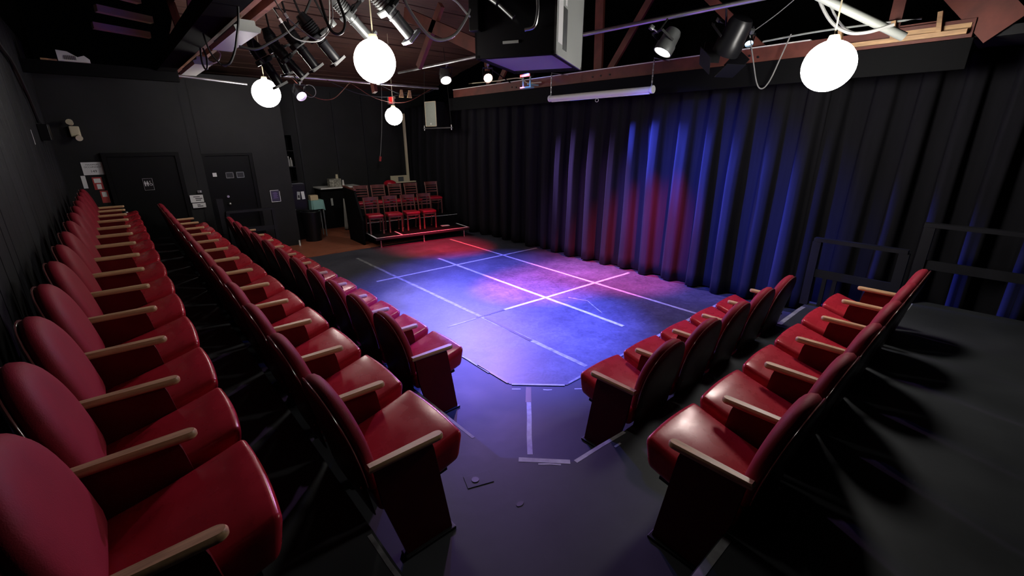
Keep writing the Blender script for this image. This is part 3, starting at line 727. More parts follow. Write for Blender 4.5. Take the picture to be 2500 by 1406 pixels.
# controls on the dark front
for (p0, p1, r_) in (((.27, -.06, .40), (.40, -.06, .29), .022), ((.17, -.06, .47), (.25, -.06, .415), .027)): MB().cyl(p0, p1, r_, n=12).build('gas_valve', 'grey_cast', hb, True)
MB().tube(smooth_path([(.60, -.03, .44), (.61, -.05, .32), (.585, -.06, .21), (.50, -.06, .19)]), .014, 8).build('gas_pipe', 'steel_pipe', hb, True)
MB().box((.35, -.006, .115), (.15, .01, .022)).build('nameplate', 'grey_paint', hb)
MB().box((.03, -.045, .36), (.10, .08, .30), bev=.01).build('control_box', 'plastic_black', hb)
for xx in (.06, LX - .06):
    for yy in (.06, LY - .06): MB().cyl((xx, yy, LZ), (xx, yy, 2.0), .008, n=6).build('hanger_rod', 'iron', hb)

# ================================================================== ROLLER SCREEN, LOUDSPEAKER, EXIT SIGN
rs_ = thing('roller_screen', 'white rolled-up projection screen hanging by chains', 'projection screen', (5.6, 4.48, 2.82))
MB().cyl((0, -.92, 0), (0, .92, 0), .042, n=18).build('case', 'white_paint', rs_, True)
MB().box((0, 0, -.045), (.022, 1.80, .02), bev=.004).build('bottom_bar', 'white_paint', rs_)
for sg in (-1, 1):
    MB().cyl((0, sg * .92, 0), (0, sg * .95, 0), .05, n=14).build('end_cap', 'paper', rs_, True)
    ch = MB()
    for k in range(9): ch.box((0, sg * .92, .06 + k * .035), (.008 if k % 2 else .018, .018 if k % 2 else .008, .03))
    ch.build('chain', 'steel_pipe', rs_)
    MB().cyl((0, sg * .92, .375), (.41, sg * .92, .375), .007, n=8).build('hook_arm', 'steel_pipe', rs_, True)
MB().tube([(.0, -.02 + .03 * math.cos(a), -.08 + .022 * math.sin(a)) for a in [2 * math.pi * k / 14 for k in range(15)]], .004, 6).build('pull_ring', 'steel_pipe', rs_, True)
ls = thing('loudspeaker', 'upright grey loudspeaker on a hanging bar by the curtain', 'loudspeaker', (5.9, 9.38, 2.47), R(8))
MB().box((0, 0, .27), (.26, .38, .52), bev=.012).build('cabinet', 'satin_black', ls)
MB().box((-.135, 0, .27), (.012, .36, .50), bev=.004).build('grille', 'speaker_grille', ls)
gf = MB()
for a, b in (((-.185, .01), (.185, .01)), ((-.185, .53), (.185, .53))): gf.bar((-.14, a[0], a[1]), (-.14, b[0], b[1]), .012, .014)
for yy in (-.185, .185): gf.bar((-.14, yy, .01), (-.14, yy, .53), .012, .014)
gf.build('grille_frame', 'cream', ls)
MB().box((-.145, 0, .06), (.006, .03, .04)).build('badge', 'white_paint', ls)
hbz = thing('hanging_bar', 'thin steel bar on two cables under the loudspeaker', 'bar', (5.9, 9.32, 2.44))
MB().cyl((0, -.62, 0), (0, .62, 0), .014, n=10).build('tube', 'steel_pipe', hbz, True)
for sg in (-1, 1):
    MB().cyl((0, sg * .58, -.05), (0, sg * .58, .06), .01, n=8).build('hook', 'white_paint', hbz, True)
    MB().cyl((0, sg * .58, .05), (0, sg * .40, 1.62), .005, n=6).build('cable', 'iron', hbz, True)
ex = thing('exit_sign', 'red lit exit sign box high on the far wall', 'exit sign', (6.10, 11.90, 3.19))
MB().box((0, 0, 0), (.17, .08, .20), bev=.008).build('box', 'white_paint', ex)
MB().box((-.02, -.043, .01), (.13, .01, .17), bev=.003).build('face', 'exit_red', ex)
for sg in (-1, 1): MB().sphere((.10, -.02 * sg, .02 + .05 * sg), .035, 10, 8).build('emergency_head', 'cream', ex, True)

# ================================================================== CABLES
def cable(label, pts, r, m='cable_black', group=None):
    return tag(MB().tube(smooth_path(pts, 7), r, 7).build('cable', m, None, True), label, 'cable', group)
cable('thick pale cable looping from the roof to the heater box', [(1.88, 3.4, 3.34), (1.913, 3.4, 3.199), (1.99, 3.4, 3.09), (2.109, 3.4, 2.981), (2.222, 3.4, 2.957), (2.364, 3.4, 3.014), (2.473, 3.4, 3.134), (2.60, 3.50, 3.25)], .012, 'cable_grey')
cable('grey cable running up left of the heater box', [(2.298, 3.4, 3.28), (2.396, 3.4, 3.254), (2.5, 3.42, 3.198), (2.60, 3.50, 3.20)], .008, 'cable_grey')
cable('thick black cable loop hanging left of the large globe', [(1.345, 3.6, 3.3), (1.359, 3.6, 3.155), (1.404, 3.6, 2.971), (1.455, 3.6, 2.93), (1.507, 3.6, 2.958), (1.526, 3.6, 3.041), (1.486, 3.6, 3.177), (1.47, 3.6, 3.3)], .010)
cable('thin grey cable loop with a white tag above the black spotlights', [(1.13, 4.0, 3.28), (1.221, 4.0, 3.104), (1.366, 4.0, 2.987), (1.456, 4.0, 2.956), (1.544, 4.0, 3.01), (1.599, 4.0, 3.134), (1.60, 4.0, 3.36)], .0055, 'cable_grey')
cable('second thin grey cable loop crossing the black spotlights', [(1.2, 4.4, 3.31), (1.31, 4.4, 3.145), (1.388, 4.4, 3.026), (1.493, 4.4, 2.999), (1.636, 4.4, 3.029), (1.718, 4.4, 3.158), (1.752, 4.4, 3.42)], .0055, 'cable_grey')
for (cx, cy, cz, nm) in ((1.24, 4.0, 3.085, 'right'), (1.315, 4.4, 3.13, 'left')):
    tag(MB().box((0, 0, 0), (.022, .022, .035), rot=(0, R(-32), 0), bev=.003).build('cable_tag', 'paper', None, False, (cx, cy, cz)), 'small white tag on the thin grey cable loop, %s one' % nm, 'tag', 'white cable tags')
cable('dark cable sweeping up to the right above the spotlights', [(1.72, 4.6, 3.5), (1.573, 4.6, 3.234), (1.433, 4.6, 3.102), (1.267, 4.6, 2.992), (1.144, 4.6, 2.925), (1.02, 4.6, 2.93)], .011)
cable('black cable dropping in front of the nearer strip light', [(1.02, 4.3, 3.4), (.984, 4.3, 3.093), (.948, 4.3, 2.948), (.916, 4.3, 2.846), (.864, 4.3, 2.755), (.81, 4.3, 2.74)], .009)
cable('dark cable hanging from the nearer strip light far end', [(.93, 5.5, 3.16), (.941, 5.5, 3.077), (.963, 5.5, 2.985), (1.009, 5.5, 2.918), (1.057, 5.5, 2.879), (1.12, 5.5, 2.93)], .008)
cable('black cable loop beside the farther strip light', [(1.03, 6.4, 3.18), (1.018, 6.4, 3.02), (1.035, 6.4, 2.947), (1.057, 6.4, 2.962), (1.069, 6.4, 3.067), (1.054, 6.4, 3.16)], .010)
cable('yellowish cable coiled by the farther strip light', [(1.20, 6.6, 3.20), (1.225, 6.6, 3.184), (1.249, 6.6, 3.139), (1.202, 6.6, 3.061), (1.122, 6.6, 3.023)], .008, 'cream')
cable('thin dark lead hanging to the first black spotlight', [(1.335, 5.6, 3.32), (1.345, 5.6, 3.244), (1.37, 5.6, 3.174), (1.387, 5.6, 3.044), (1.46, 5.6, 2.95)], .008)
cable('grey cable loop hanging in front of the red beam', [(5.84, 2.50, 3.36), (5.84, 2.42, 3.10), (5.84, 2.33, 2.82), (5.84, 2.26, 2.75), (5.84, 2.19, 2.83), (5.84, 2.12, 3.05), (5.86, 2.06, 3.28)], .007, 'cable_grey')
cable('pale wire rising from the loop towards the roof', [(5.84, 2.50, 3.34), (5.80, 2.2, 3.50), (5.75, 1.9, 3.70)], .005, 'cable_grey')
cable('thick white cable curving down to the grey conduit', [(5.1, 1.74, 3.62), (5.2, 1.55, 3.26), (5.2, 1.38, 3.11), (5.2, 1.22, 3.08), (5.25, 1.05, 3.12)], .014, 'cable_grey')
cable('second white cable beside the grey conduit', [(5.2, 1.70, 3.64), (5.3, 1.50, 3.25), (5.3, 1.32, 3.10), (5.32, 1.12, 3.12)], .010, 'cable_grey')
cable('pale conduit line along the top of the red beam', [(6.0, 1.0, 3.27), (6.0, 1.8, 3.29), (6.0, 2.4, 3.27)], .010, 'grey_paint')
cable('pale conduit bending over the far end of the beam', [(6.02, 8.2, 3.30), (6.0, 7.3, 3.27), (5.98, 6.6, 3.26), (5.97, 6.35, 3.16), (5.97, 6.0, 3.14)], .010, 'cream')
for i, (xa, xb, sag, lab) in enumerate(((2.6, 3.6, .30, 'looped cable under the back pipe near the lavender lamp'), (3.2, 5.0, .20, 'long sagging cable under the back pipe'), (3.6, 5.3, .28, 'lower sagging cable under the back pipe'), (4.2, 5.4, .14, 'short sagging cable at the right of the back pipe'))):
    cable(lab, [(xa, 8.58, 3.18), (xa + (xb - xa) * .3, 8.56, 3.18 - sag * .9), (xa + (xb - xa) * .65, 8.56, 3.18 - sag), (xb, 8.56, 3.17)], .007, 'cable_black' if i % 2 else 'truss_wood', 'cables under the back pipe')
cable('coiled cable ring hanging right of the lavender lamp', [(2.85 + .10 * math.cos(a), 8.5, 2.98 + .10 * math.sin(a)) for a in [math.pi / 2 + 2 * math.pi * k / 10 for k in range(11)]], .006, 'cable_grey')
cable('black power cable running down the left wall', [(XL + .035, 6.3, 3.4), (XL + .035, 6.9, 3.1), (XL + .035, 7.6, 3.0), (XL + .035, 8.2, 2.7), (XL + .035, 8.5, 2.40)], .018)
cable('thin black cable beside the power cable on the left wall', [(XL + .02, 7.5, 3.1), (XL + .02, 7.9, 2.85), (XL + .02, 8.6, 2.55), (XL + .02, 9.2, 2.36)], .008)
cable('thin pull cord hanging below the smallest globe lamp', [(5.62, 11.4, 3.56), (5.55, 11.4, 2.7), (5.45, 11.4, 2.0), (5.40, 11.4, 1.75)], .006, 'cable_grey')
# pulley blocks hanging under the pipe
for i, xx in enumerate((4.62, 4.80)):
    o = tag(MB().prism([(-.05, 0), (.05, 0), (.03, .14), (-.01, .14)], 'y', -.012, .012).build('wooden_tag', 'raw_wood', None, False, (xx, 8.56, 2.98)), 'small wooden wedge hanging under the back pipe, %s one' % ('left' if i == 0 else 'right'), 'wedge', 'wooden wedges under the back pipe')

# ================================================================== LEFT WALL FITTINGS
jb = thing('junction_box', 'black box with cables on the left wall boards', 'junction box', (XL + .01, 8.55, 2.28))
MB().box((.05, 0, 0), (.10, .26, .20), bev=.008).build('box', 'plastic_black', jb)
MB().box((.06, .22, .02), (.05, .10, .07), bev=.006).build('plug', 'grey_paint', jb)
el = thing('emergency_light', 'white twin-head emergency light high in the far left corner', 'emergency light', (-.30, YB - .06, 2.33))
MB().box((0, 0, -.02), (.12, .09, .16), bev=.015).build('housing', 'cream', el)
for sg in (-1, 1): MB().cyl((-.02 * sg, -.05, .10 * sg), (-.03 * sg, -.11, .12 * sg), .035, .045, n=12).build('lamp_head', 'cream', el, True)
ac = thing('ceiling_unit', 'white plastic unit with a vent lying on the cross beam', 'wall unit', (-.06, 8.97, 3.19))
MB().prism([(-.16, 0), (.16, 0), (.16, .04), (.11, .085), (.04, .06), (-.05, .12), (-.16, .13)], 'y', -.08, .05).build('body', 'white_paint', ac)
vg = MB()
for k in range(7): vg.box((-.09 + k * .018, -.083, .045), (.008, .006, .05))
vg.build('vent', 'grey_cast', ac)
tag(MB().box((-.31, 8.96, 3.20), (.16, .08, .02)).build('timber_offcut', 'raw_wood'), 'pale timber offcut beside the white unit on the beam', 'timber')
o = tag(MB().box((XL + .010, 7.6, 2.22), (.004, .03, .16)).build('white_chip', 'paper'), 'small white scrap stuck on the left wall boards', 'scrap')

# ================================================================== SIGNS AND PAPERS ON THE DOOR WALL
FR = (R(90), 0, 0)        # lettering facing the camera side (towards -Y)
yS = YB - .004
sg_ = thing('occupancy_sign', 'large white paper sign with a number near the far left corner', 'sign', (-.22, yS, 1.74))
MB().box((0, 0, 0), (.26, .004, .20)).build('sheet', 'paper', sg_)
text_mesh('MAXIMUM', .034, 'ink', sg_, (0, -.003, .060), FR); text_mesh('OCCUPANCY', .034, 'ink', sg_, (0, -.003, .022), FR)
text_mesh('149', .055, 'ink', sg_, (0, -.003, -.045), FR)
tag(MB().box((-.37, yS, 1.53), (.055, .004, .20)).build('paper_sheet', 'paper'), 'narrow pale paper below the number sign', 'paper')
fe = thing('notice_sheet', 'red and white notice above the farthest wall seats', 'notice', (-.21, yS, 1.50))
MB().box((0, 0, 0), (.12, .004, .20)).build('sheet', 'red_print', fe); MB().box((0, -.003, .045), (.085, .002, .07)).build('print_block', 'paper', fe); MB().box((.005, -.003, -.05), (.055, .002, .08)).build('print_block', 'paper', fe)
f2 = thing('notice_sheet', 'second red and white notice below the first, behind a seat', 'notice', (-.17, yS, 1.28))
MB().box((0, 0, 0), (.10, .004, .20)).build('sheet', 'red_print', f2); MB().box((0, -.003, .04), (.06, .002, .08)).build('print_block', 'paper', f2)
# restroom sign on door_1
rr = thing('restroom_sign', 'black square restroom sign with white figures on the left door', 'sign', (.435, YB - .055, 1.45))
MB().box((0, 0, 0), (.145, .006, .21), bev=.002).build('plate', 'plastic_black', rr)
bd = MB()
for a, b in (((-.066, .098), (.066, .098)), ((-.066, -.098), (.066, -.098)), ((-.066, -.098), (-.066, .098)), ((.066, -.098), (.066, .098))): bd.bar((a[0], -.004, a[1]), (b[0], -.004, b[1]), .002, .003, up=(0, 1, 0))
bd.build('border', 'paper', rr)
def person_icon(x, skirt):
    mb = MB().cyl((x, -.0035, .050), (x, -.005, .050), .008, n=12)
    mb.prism([(x - .012, .038), (x + .012, .038), (x + (.018 if skirt else .011), .0), (x - (.018 if skirt else .011), .0)], 'y', -.005, -.0035)
    for s_ in (-1, 1): mb.box((x + s_ * .005, -.0042, -.014), (.007, .0015, .032))
    mb.build('figure', 'paper', rr)
person_icon(-.042, False); person_icon(-.008, True)
wc = MB().tube([(.034 + .017 * math.cos(a), -.0042, -.005 + .017 * math.sin(a)) for a in [R(100 + 26 * k) for k in range(11)]], .0028, 5)
wc.cyl((.028, -.0035, .050), (.028, -.005, .050), .007, n=10).bar((.028, -.0042, .040), (.030, -.0042, .012), .006, .0015, up=(0, 1, 0)).bar((.030, -.0042, .012), (.048, -.0042, .010), .006, .0015, up=(0, 1, 0)).bar((.048, -.0042, .010), (.056, -.0042, -.018), .006, .0015, up=(0, 1, 0))
wc.build('wheelchair_symbol', 'paper', rr)
# two white cards between the doors
def card(label, x, z, wd, h, rows, yy=None):
    t = thing('wall_card', label, 'card', (x, (yS if yy is None else yy) - .03, z))
    MB().box((0, 0, 0), (wd, .004, h)).build('sheet', 'paper', t)
    for (cx, cz, ww, hh) in rows: MB().box((cx, -.003, cz), (ww, .002, hh)).build('print_line', 'ink', t)
    return t
card('upper white printed card between the two black doors', 1.085, 1.145, .205, .135, [(.0, .035, .10, .012), (.03, .002, .11, .014), (.02, -.028, .08, .014)])
card('lower white printed card between the two black doors', 1.10, 1.02, .205, .085, [(-.005, .012, .05, .012), (.015, -.014, .09, .014)])
sw = thing('light_switch', 'small switch plate above the white cards', 'switch', (1.15, YB - .03, 1.27))
MB().box((0, 0, 0), (.07, .012, .045), bev=.003).build('plate', 'grey_cast', sw); MB().box((.018, -.009, .0), (.014, .01, .03)).build('rocker', 'white_paint', sw)
tag(MB().box((1.455, YB + .044, 1.555), (.065, .004, .07)).build('small_card', 'paper'), 'small pale square card on the right black door', 'card')
for i, xx in enumerate((1.70, 1.88)):
    t = thing('picture_frame', 'dim small frame on the right black door, %s one' % ('left' if i == 0 else 'right'), 'frame', (xx, YB + .042, 1.535), group='small frames on the right door')
    fm = MB()
    for a, b in (((-.06, -.05), (.06, -.05)), ((-.06, .05), (.06, .05)), ((-.06, -.05), (-.06, .05)), ((.06, -.05), (.06, .05))): fm.bar((a[0], 0, a[1]), (b[0], 0, b[1]), .012, .006, up=(0, 1, 0))
    fm.build('frame_edge', 'tape_worn' if i == 0 else 'grey_cast', t); MB().box((0, .003, 0), (.11, .003, .09)).build('picture', 'ink', t)
pf = thing('poster_frame', 'white-framed dark poster on the pier right of the doors', 'poster', (2.43, YB - .006, 1.085))
MB().box((0, .002, 0), (.17, .004, .225)).build('print', 'ink_purple', pf)
fm = MB()
for a, b in (((-.085, -.115), (.085, -.115)), ((-.085, .115), (.07, .115)), ((-.085, -.115), (-.085, .115)), ((.085, -.115), (.085, .09))): fm.bar((a[0], -.003, a[1]), (b[0], -.003, b[1]), .008, .012, up=(0, 1, 0))
fm.build('frame', 'paper', pf)
for k in range(6): MB().box((0, -.001, .07 - k * .022), (.06 + .03 * (k % 2), .002, .006)).build('print_line', 'gel_purple', pf)

# ================================================================== RAILINGS
def railing(label, pts, ztop, zbot, posts, mid=None, ends=None):
    p0, p1 = Vector(pts[0]), Vector(pts[1]); t = thing('railing', label, 'railing', (p0.x, p0.y, zbot))
    L0 = Vector((p0.x, p0.y, zbot))
    A = Vector((p0.x, p0.y, ztop)) - L0; B = Vector((p1.x, p1.y, ztop)) - L0
    MB().bar(A, B, .09, .04).build('top_rail', 'wall_board', t)
    if mid: 
        for zz in mid: MB().bar(A + Vector((0, 0, zz - ztop)), B + Vector((0, 0, zz - ztop)), .035, .09).build('mid_rail', 'wall_board', t)
    for f, wd in posts:
        q = A.lerp(B, f); MB().box((q.x, q.y, (ztop - zbot) / 2 - .01), (wd, wd, ztop - zbot - .02)).build('post', 'wall_board', t)
    for f, za, zb in (ends or []):
        q = A.lerp(B, f); MB().box((q.x, q.y, (za + zb) / 2 - zbot), (.03, .04, zb - za)).build('baluster', 'wall_board', t)
    return t
railing('black aisle railing in front of the curtain, lower section', ((6.07, 1.47), (6.07, .62)), 1.08, Z1, ((.04, .085), (.97, .085)), (.68,), ((.22, Z1, .64), (.34, Z1, .64)))
railing('black aisle railing, upper section by the far right', ((6.07, .56), (6.07, -.6)), 1.38, Z2, ((.04, .085), (.97, .085)), (.98,))
railing('black railing in front of the right black door', ((1.42, 9.62), (2.24, 9.62)), .91, 0, ((.03, .06), (.97, .06)), (.55,))
tag(MB().box((1.37, 9.68, .58), (.10, .06, 1.16)).build('partition_board', 'wall_board'), 'tall black panel at the left end of the door railing', 'panel')

# ================================================================== CHAIR PLATFORM
PR = R(-6.8)
pc = Vector((3.85, 8.68, 0))
def pl(u, v, z=0.0): return (pc.x + u * math.cos(PR) - v * math.sin(PR), pc.y + u * math.sin(PR) + v * math.cos(PR), z)
pfm = thing('chair_platform', 'low black platform with white taped edges holding the front chairs', 'platform', pl(0, 0, 0), PR)
MB().box((1.12, .40, .195), (2.24, .80, .06), bev=.004).build('deck', 'matte_black', pfm)
for x0, y0, x1, y1 in ((0.0, .022, 2.24, .022), (.022, .0, .022, .68), (2.215, 0, 2.215, .62), (.60, .03, .60, .50)):
    MB().bar((x0, y0, .2265), (x1, y1, .2265), .036, .002).build('edge_tape', 'tape_lit', pfm)
MB().box((1.12, -.002, .20), (2.24, .003, .035)).build('front_fascia', 'tape_dark', pfm)
for xx in (.12, 1.10, 2.12): MB().cyl((xx, .06, .012), (xx, .06, .17), .012, n=10).cyl((xx, .06, 0), (xx, .06, .03), .02, n=10).build('leg', 'steel_pipe', pfm, True)
up_ = thing('chair_platform', 'raised black platform tier behind, holding the back chairs', 'platform', pl(0, .82, 0), PR)
MB().box((1.2, .55, .205), (2.40, 1.1, .41), bev=.004).build('deck', 'matte_black', up_)
MB().bar((.1, .02, .4115), (2.36, .02, .4115), .036, .002).build('edge_tape', 'tape_lit', up_)
sp_ = thing('side_skirt', 'black sloping side board closing the left of the platforms', 'side board', (3.80, 9.1, 0), R(-2))
MB().prism([(.06, 0), (.86, 0), (1.0, 1.16), (.88, 1.20), (.33, 1.16), (.02, .54)], 'x', -.02, .02).build('board', 'matte_black', sp_)
MB().bar((0, .30, 1.165), (0, 1.0, 1.20), .05, .025).build('cap_rail', 'chair_wood', sp_)
tag(MB().box(pl(1.85, .50, .2275), (.20, .14, .003), rot=(0, 0, R(-14))).build('paper_sheet', 'paper'), 'sheet of white paper lying on the low platform', 'paper')

# wooden ladder-back chairs
CH = {}
def make_chair():
    W_, D_, H_ = .33, .34, .385
    CH['seat'] = rounded_box(D_ / 2, W_ / 2, .028, .022, lambda q: Vector((q.x, q.y * (1 - .08 * (.5 - q.x / D_)), q.z + .006 * max(0, 1 - (q.x / .17) ** 2) * (q.z > 0))), mid=4).mesh('seat', 'chair_vinyl', True, 60)
    CH['apron'] = MB().box((0, 0, -.045), (D_ * .88, W_ * .86, .035), bev=.004).mesh('apron', 'chair_wood')
    CH['leg'] = MB().tube([(0, 0, 0), (0, 0, .18), (-.006, 0, H_ - .03)], .0165, 8).mesh('leg', 'chair_wood', True)
    CH['post'] = MB().tube(smooth_path([(-.03, 0, 0), (0, 0, .18), (0, 0, H_), (-.025, 0, .56), (-.075, 0, .745)], 5), .0165, 8).mesh('back_post', 'chair_wood', True)
    def curved(zc, hh, wd, th, xoff, nm):
        mb = MB(); n = 8; V = []
        for k in range(n + 1):
            y_ = -wd / 2 + wd * k / n; x_ = xoff - .022 * (1 - (2 * y_ / wd) ** 2)
            V += [(x_ - th / 2, y_, zc - hh / 2), (x_ + th / 2, y_, zc - hh / 2), (x_ + th / 2, y_, zc + hh / 2), (x_ - th / 2, y_, zc + hh / 2)]
        Fc = [(0, 1, 2, 3), tuple(4 * n + q for q in (3, 2, 1, 0))]
        for k in range(n): Fc += [(4 * k + q, 4 * k + (q + 1) % 4, 4 * k + 4 + (q + 1) % 4, 4 * k + 4 + q) for q in range(4)]
        return mb.add(V, Fc).mesh(nm, 'chair_wood')
    CH['top'] = curved(.72, .08, W_ * 1.04, .018, -.068, 'top_rail')
    CH['slats'] = [curved(z_, .027, W_ * .9, .012, -.03 - (z_ - .56) * .27, 'slat') for z_ in (.645, .585, .525)]
    CH['stretch'] = MB().tube(smooth_path([(.155, -.14, .30), (.15, -.06, .275), (.15, .06, .275), (.155, .14, .30)], 4), .008, 6).mesh('stretcher', 'chair_wood', True)
make_chair()
def chair(label, group, loc, rz):
    t = thing('dining_chair', label, 'chair', loc, rz, group)
    link('seat', CH['seat'], t, (0, 0, .385)); link('apron', CH['apron'], t, (0, 0, .385))
    for sg in (-1, 1):
        link('leg', CH['leg'], t, (.155, sg * .14, 0)); link('back_post', CH['post'], t, (-.15, sg * .15, 0))
    link('top_rail', CH['top'], t, (-.15, 0, 0))
    for s_ in CH['slats']: link('slat', s_, t, (-.15, 0, 0))
    link('stretcher', CH['stretch'], t)
for i, (u, nm) in enumerate(((.19, 'leftmost'), (.62, 'second from left'), (1.04, 'third from left'), (1.44, 'rightmost'))):
    chair('wooden ladder-back chair with red seat on the low platform, %s' % nm, 'chairs on the low platform', pl(u, .56, .2285), PR - R(94))
for i, (u, nm) in enumerate(((.22, 'leftmost'), (.62, 'second from left'), (1.03, 'third from left'), (1.44, 'fourth from left'))):
    chair('wooden ladder-back chair on the raised tier, %s' % nm, 'chairs on the raised tier', pl(u, 1.32, .4125), PR - R(94))
chair('wooden ladder-back chair standing apart at the right of the raised tier', 'chairs on the raised tier', pl(2.0, 1.36, .4125), PR - R(96))

# ================================================================== BACK RECESS
bk = thing('shelf_cabinet', 'tall dark open shelf in the recess beside the pier', 'shelf', (3.02, 11.20, 0))
MB().box((0, .17, 1.15), (.30, .02, 2.30)).build('back_panel', 'door_black', bk)
for sg in (-1, 1): MB().box((sg * .15, 0, 1.15), (.02, .34, 2.30)).build('side_panel', 'door_black', bk)
for zz in (.05, 1.28, 1.60, 1.95, 2.29): MB().box((0, 0, zz), (.29, .34, .02)).build('shelf_board', 'door_black', bk)
for i, (xx, hh) in enumerate(((-.05, .17), (.03, .22), (.08, .19))):
    b = thing('bottle', 'pale bottle on the dark recess shelf, %s one' % ('left', 'middle', 'right')[i], 'bottle', (3.02 + xx, 11.10, 1.61), group='bottles on the recess shelf')
    MB().cyl((0, 0, 0), (0, 0, hh * .7), .026, n=12).cyl((0, 0, hh * .7), (0, 0, hh * .82), .026, .010, n=12).build('body', 'grey_cloth', b, True)
    MB().cyl((0, 0, hh * .82), (0, 0, hh), .011, n=10).build('cap', 'white_paint', b, True)
cb = thing('black_cabinet', 'black cabinet with papers on its door beside the pier', 'cabinet', (3.04, 10.78, 0))
MB().box((0, 0, .625), (.30, .24, 1.25), bev=.005).build('body', 'plastic_black', cb)
dr = MB().box((0, -.128, .95), (.28, .016, .56), bev=.003).build('door', 'plastic_black', cb)
for zz in (1.22, .70): MB().sphere((-.14, -.15, zz), .016, 10, 8).build('knob', 'white_paint', dr, True)
for xx, rz_, m_ in ((-.02, R(6), 'grey_paint'), (.075, R(-3), 'paper')): 
    p_ = MB().box((0, 0, 0), (.065, .003, .17)).build('paper_sheet', m_, dr, False, (xx, -.139, 1.0)); p_.rotation_euler = (0, rz_, 0)
MB().box((-.02, -.142, .98), (.035, .002, .06)).build('print_block', 'ink', dr)
MB().box((.0, 0, 1.258), (.26, .2, .012)).build('top_edge', 'grey_cast', cb)
bn = thing('trash_bin', 'round black bin on the wooden floor beside the pier', 'bin', (3.14, 10.40, .01))
n = 24; prof = [(0, 0), (.17, 0), (.205, .62), (.215, .62), (.215, .66), (.19, .66), (.16, .03)]
V = [(r_ * math.cos(2 * math.pi * i / n), r_ * math.sin(2 * math.pi * i / n), z) for r_, z in prof[1:] for i in range(n)]
Fc = [(k * n + i, k * n + (i + 1) % n, (k + 1) * n + (i + 1) % n, (k + 1) * n + i) for k in range(len(prof) - 2) for i in range(n)] + [tuple(range(n)), tuple(range(5 * n, 6 * n))]
MB().add(V, Fc).build('body', 'plastic_black', bn, True)
MB().tube([(.212 * math.cos(2 * math.pi * i / 24), .212 * math.sin(2 * math.pi * i / 24), .655) for i in range(25)], .008, 6).build('rim', 'satin_black', bn, True)
tag(MB().cyl((0, 0, 0), (0, 0, .12), .02, .014, n=10).build('door_stop', 'white_paint', None, True, (2.72, 10.02, .012)), 'small white post on the floor at the pier foot', 'post')
st = thing('side_table', 'small table under a teal cloth behind the bin', 'table', (3.42, 10.80, 0))
n = 40; V = []
for z, a in ((.86, .13), (.855, .145), (.75, .15), (.64, .155)):
    for k in range(n):
        th = 2 * math.pi * k / n; e = .35; cx = math.copysign(abs(math.cos(th)) ** e, math.cos(th)); sy = math.copysign(abs(math.sin(th)) ** e, math.sin(th))
        rr_ = a + (.010 * math.sin(th * 9) * (.86 - z) / .22); V.append((cx * rr_, sy * rr_, z + (.02 * math.sin(th * 3) if z < .7 else 0)))
Fc = [tuple(range(n))] + [(k * n + i, k * n + (i + 1) % n, (k + 1) * n + (i + 1) % n, (k + 1) * n + i) for k in range(3) for i in range(n)]
MB().add(V, Fc).build('cloth', 'teal_cloth', st, True)
for sx in (-1, 1):
    for sy in (-1, 1): MB().bar((sx * .11, sy * .11, .01), (sx * .11, sy * .11, .85), .025, .025).build('leg', 'grey_cast', st)
tag(MB().box((3.37, 10.78, .917), (.17, .15, .11), bev=.004).build('card_box', 'box_card'), 'small cardboard box on the teal cloth', 'box')
ct = thing('counter', 'dark counter with a white edged top at the far wall', 'counter', (4.3, 11.70, 0))
MB().box((0, .06, .50), (1.0, .44, 1.0)).build('body', 'matte_black', ct); MB().box((0, 0, 1.03), (1.05, .58, .03), bev=.004).build('top', 'white_paint', ct)
pb = thing('patterned_box', 'patterned grey basket standing on the counter', 'basket', (4.20, 11.62, 1.045))
MB().box((0, 0, .10), (.30, .16, .20), bev=.01).build('body', 'pattern_box', pb); MB().cyl((.08, 0, .2), (.08, 0, .30), .035, .03, n=12).build('handle', 'cream', pb, True)
tag(MB().cyl((0, 0, 0), (0, 0, .16), .03, .02, n=12).build('cup', 'white_paint', None, True, (4.40, 11.56, 1.045)), 'small pale cup beside the patterned basket', 'cup')
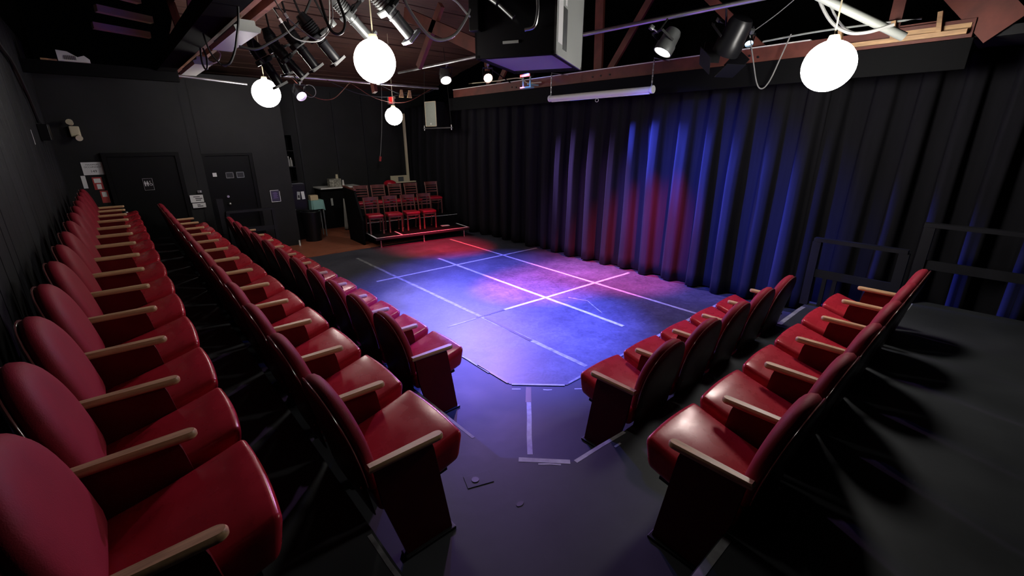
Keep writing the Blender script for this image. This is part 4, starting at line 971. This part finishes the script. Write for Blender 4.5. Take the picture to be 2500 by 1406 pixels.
dp = thing('hanging_cloth', 'pale grey cloth hanging beside the side board', 'cloth', (4.28, 11.05, 0))
V = []; n = 26
for k in range(9):
    t = k / 8; z = .80 - .76 * t
    for i in range(n): 
        x_ = -.12 - .05 * t + (.24 + .10 * t) * i / (n - 1); V.append((x_, .03 * math.sin(i * 1.1) * (.4 + t), z))
Fc = [(k * n + i, k * n + i + 1, (k + 1) * n + i + 1, (k + 1) * n + i) for k in range(8) for i in range(n - 1)]
o = MB().add(V, Fc).build('cloth', 'grey_cloth', dp, True); md = o.modifiers.new('t', 'SOLIDIFY'); md.thickness = .01
MB().box((0, .05, .40), (.26, .06, .80)).build('support_board', 'matte_black', dp)
tag(MB().box((4.45, 11.535, .86), (.05, .012, .18)).build('paper_sheet', 'paper'), 'narrow white paper above the hanging cloth', 'paper')
tag(MB().box((4.05, 11.535, .68), (.05, .012, .18)).build('paper_sheet', 'grey_paint'), 'dim paper strip under the counter', 'paper')
wfm = thing('cream_doorway', 'tall cream door frame standing behind the raised chairs', 'frame', (5.96, 11.5, 0))
MB().box((.27, 0, 1.42), (.06, .05, 2.85), rot=(0, R(-.4), 0)).build('post', 'cream', wfm)
MB().box((0, 0, .62), (.52, .04, 1.24)).build('lower_panel', 'cream', wfm)
MB().box((.03, -.03, 1.13), (.16, .012, .15), bev=.004).build('print', 'lens_off', wfm)
tag(MB().box((5.40, 11.4, 1.70), (.05, .03, .12), rot=(0, R(12), 0)).build('small_tag', 'red_print'), 'small pinkish tag hanging left of the cream frame', 'tag')
hat = thing('red_bundle', 'dark red rounded bundle behind the raised chairs', 'bundle', (5.28, 10.72, .0))
MB().sphere((0, 0, 1.12), .16, 18, 10, .55).build('bundle', 'chair_vinyl', hat, True); MB().box((0, 0, .53), (.26, .22, 1.06)).build('stand', 'matte_black', hat)
bc = thing('back_counter', 'pale narrow shelf top behind the raised chairs', 'shelf', (5.75, 10.80, 0))
MB().box((0, 0, 1.13), (.60, .12, .025), bev=.004).build('top', 'cream', bc); MB().box((0, .02, .56), (.55, .06, 1.11)).build('support', 'matte_black', bc)
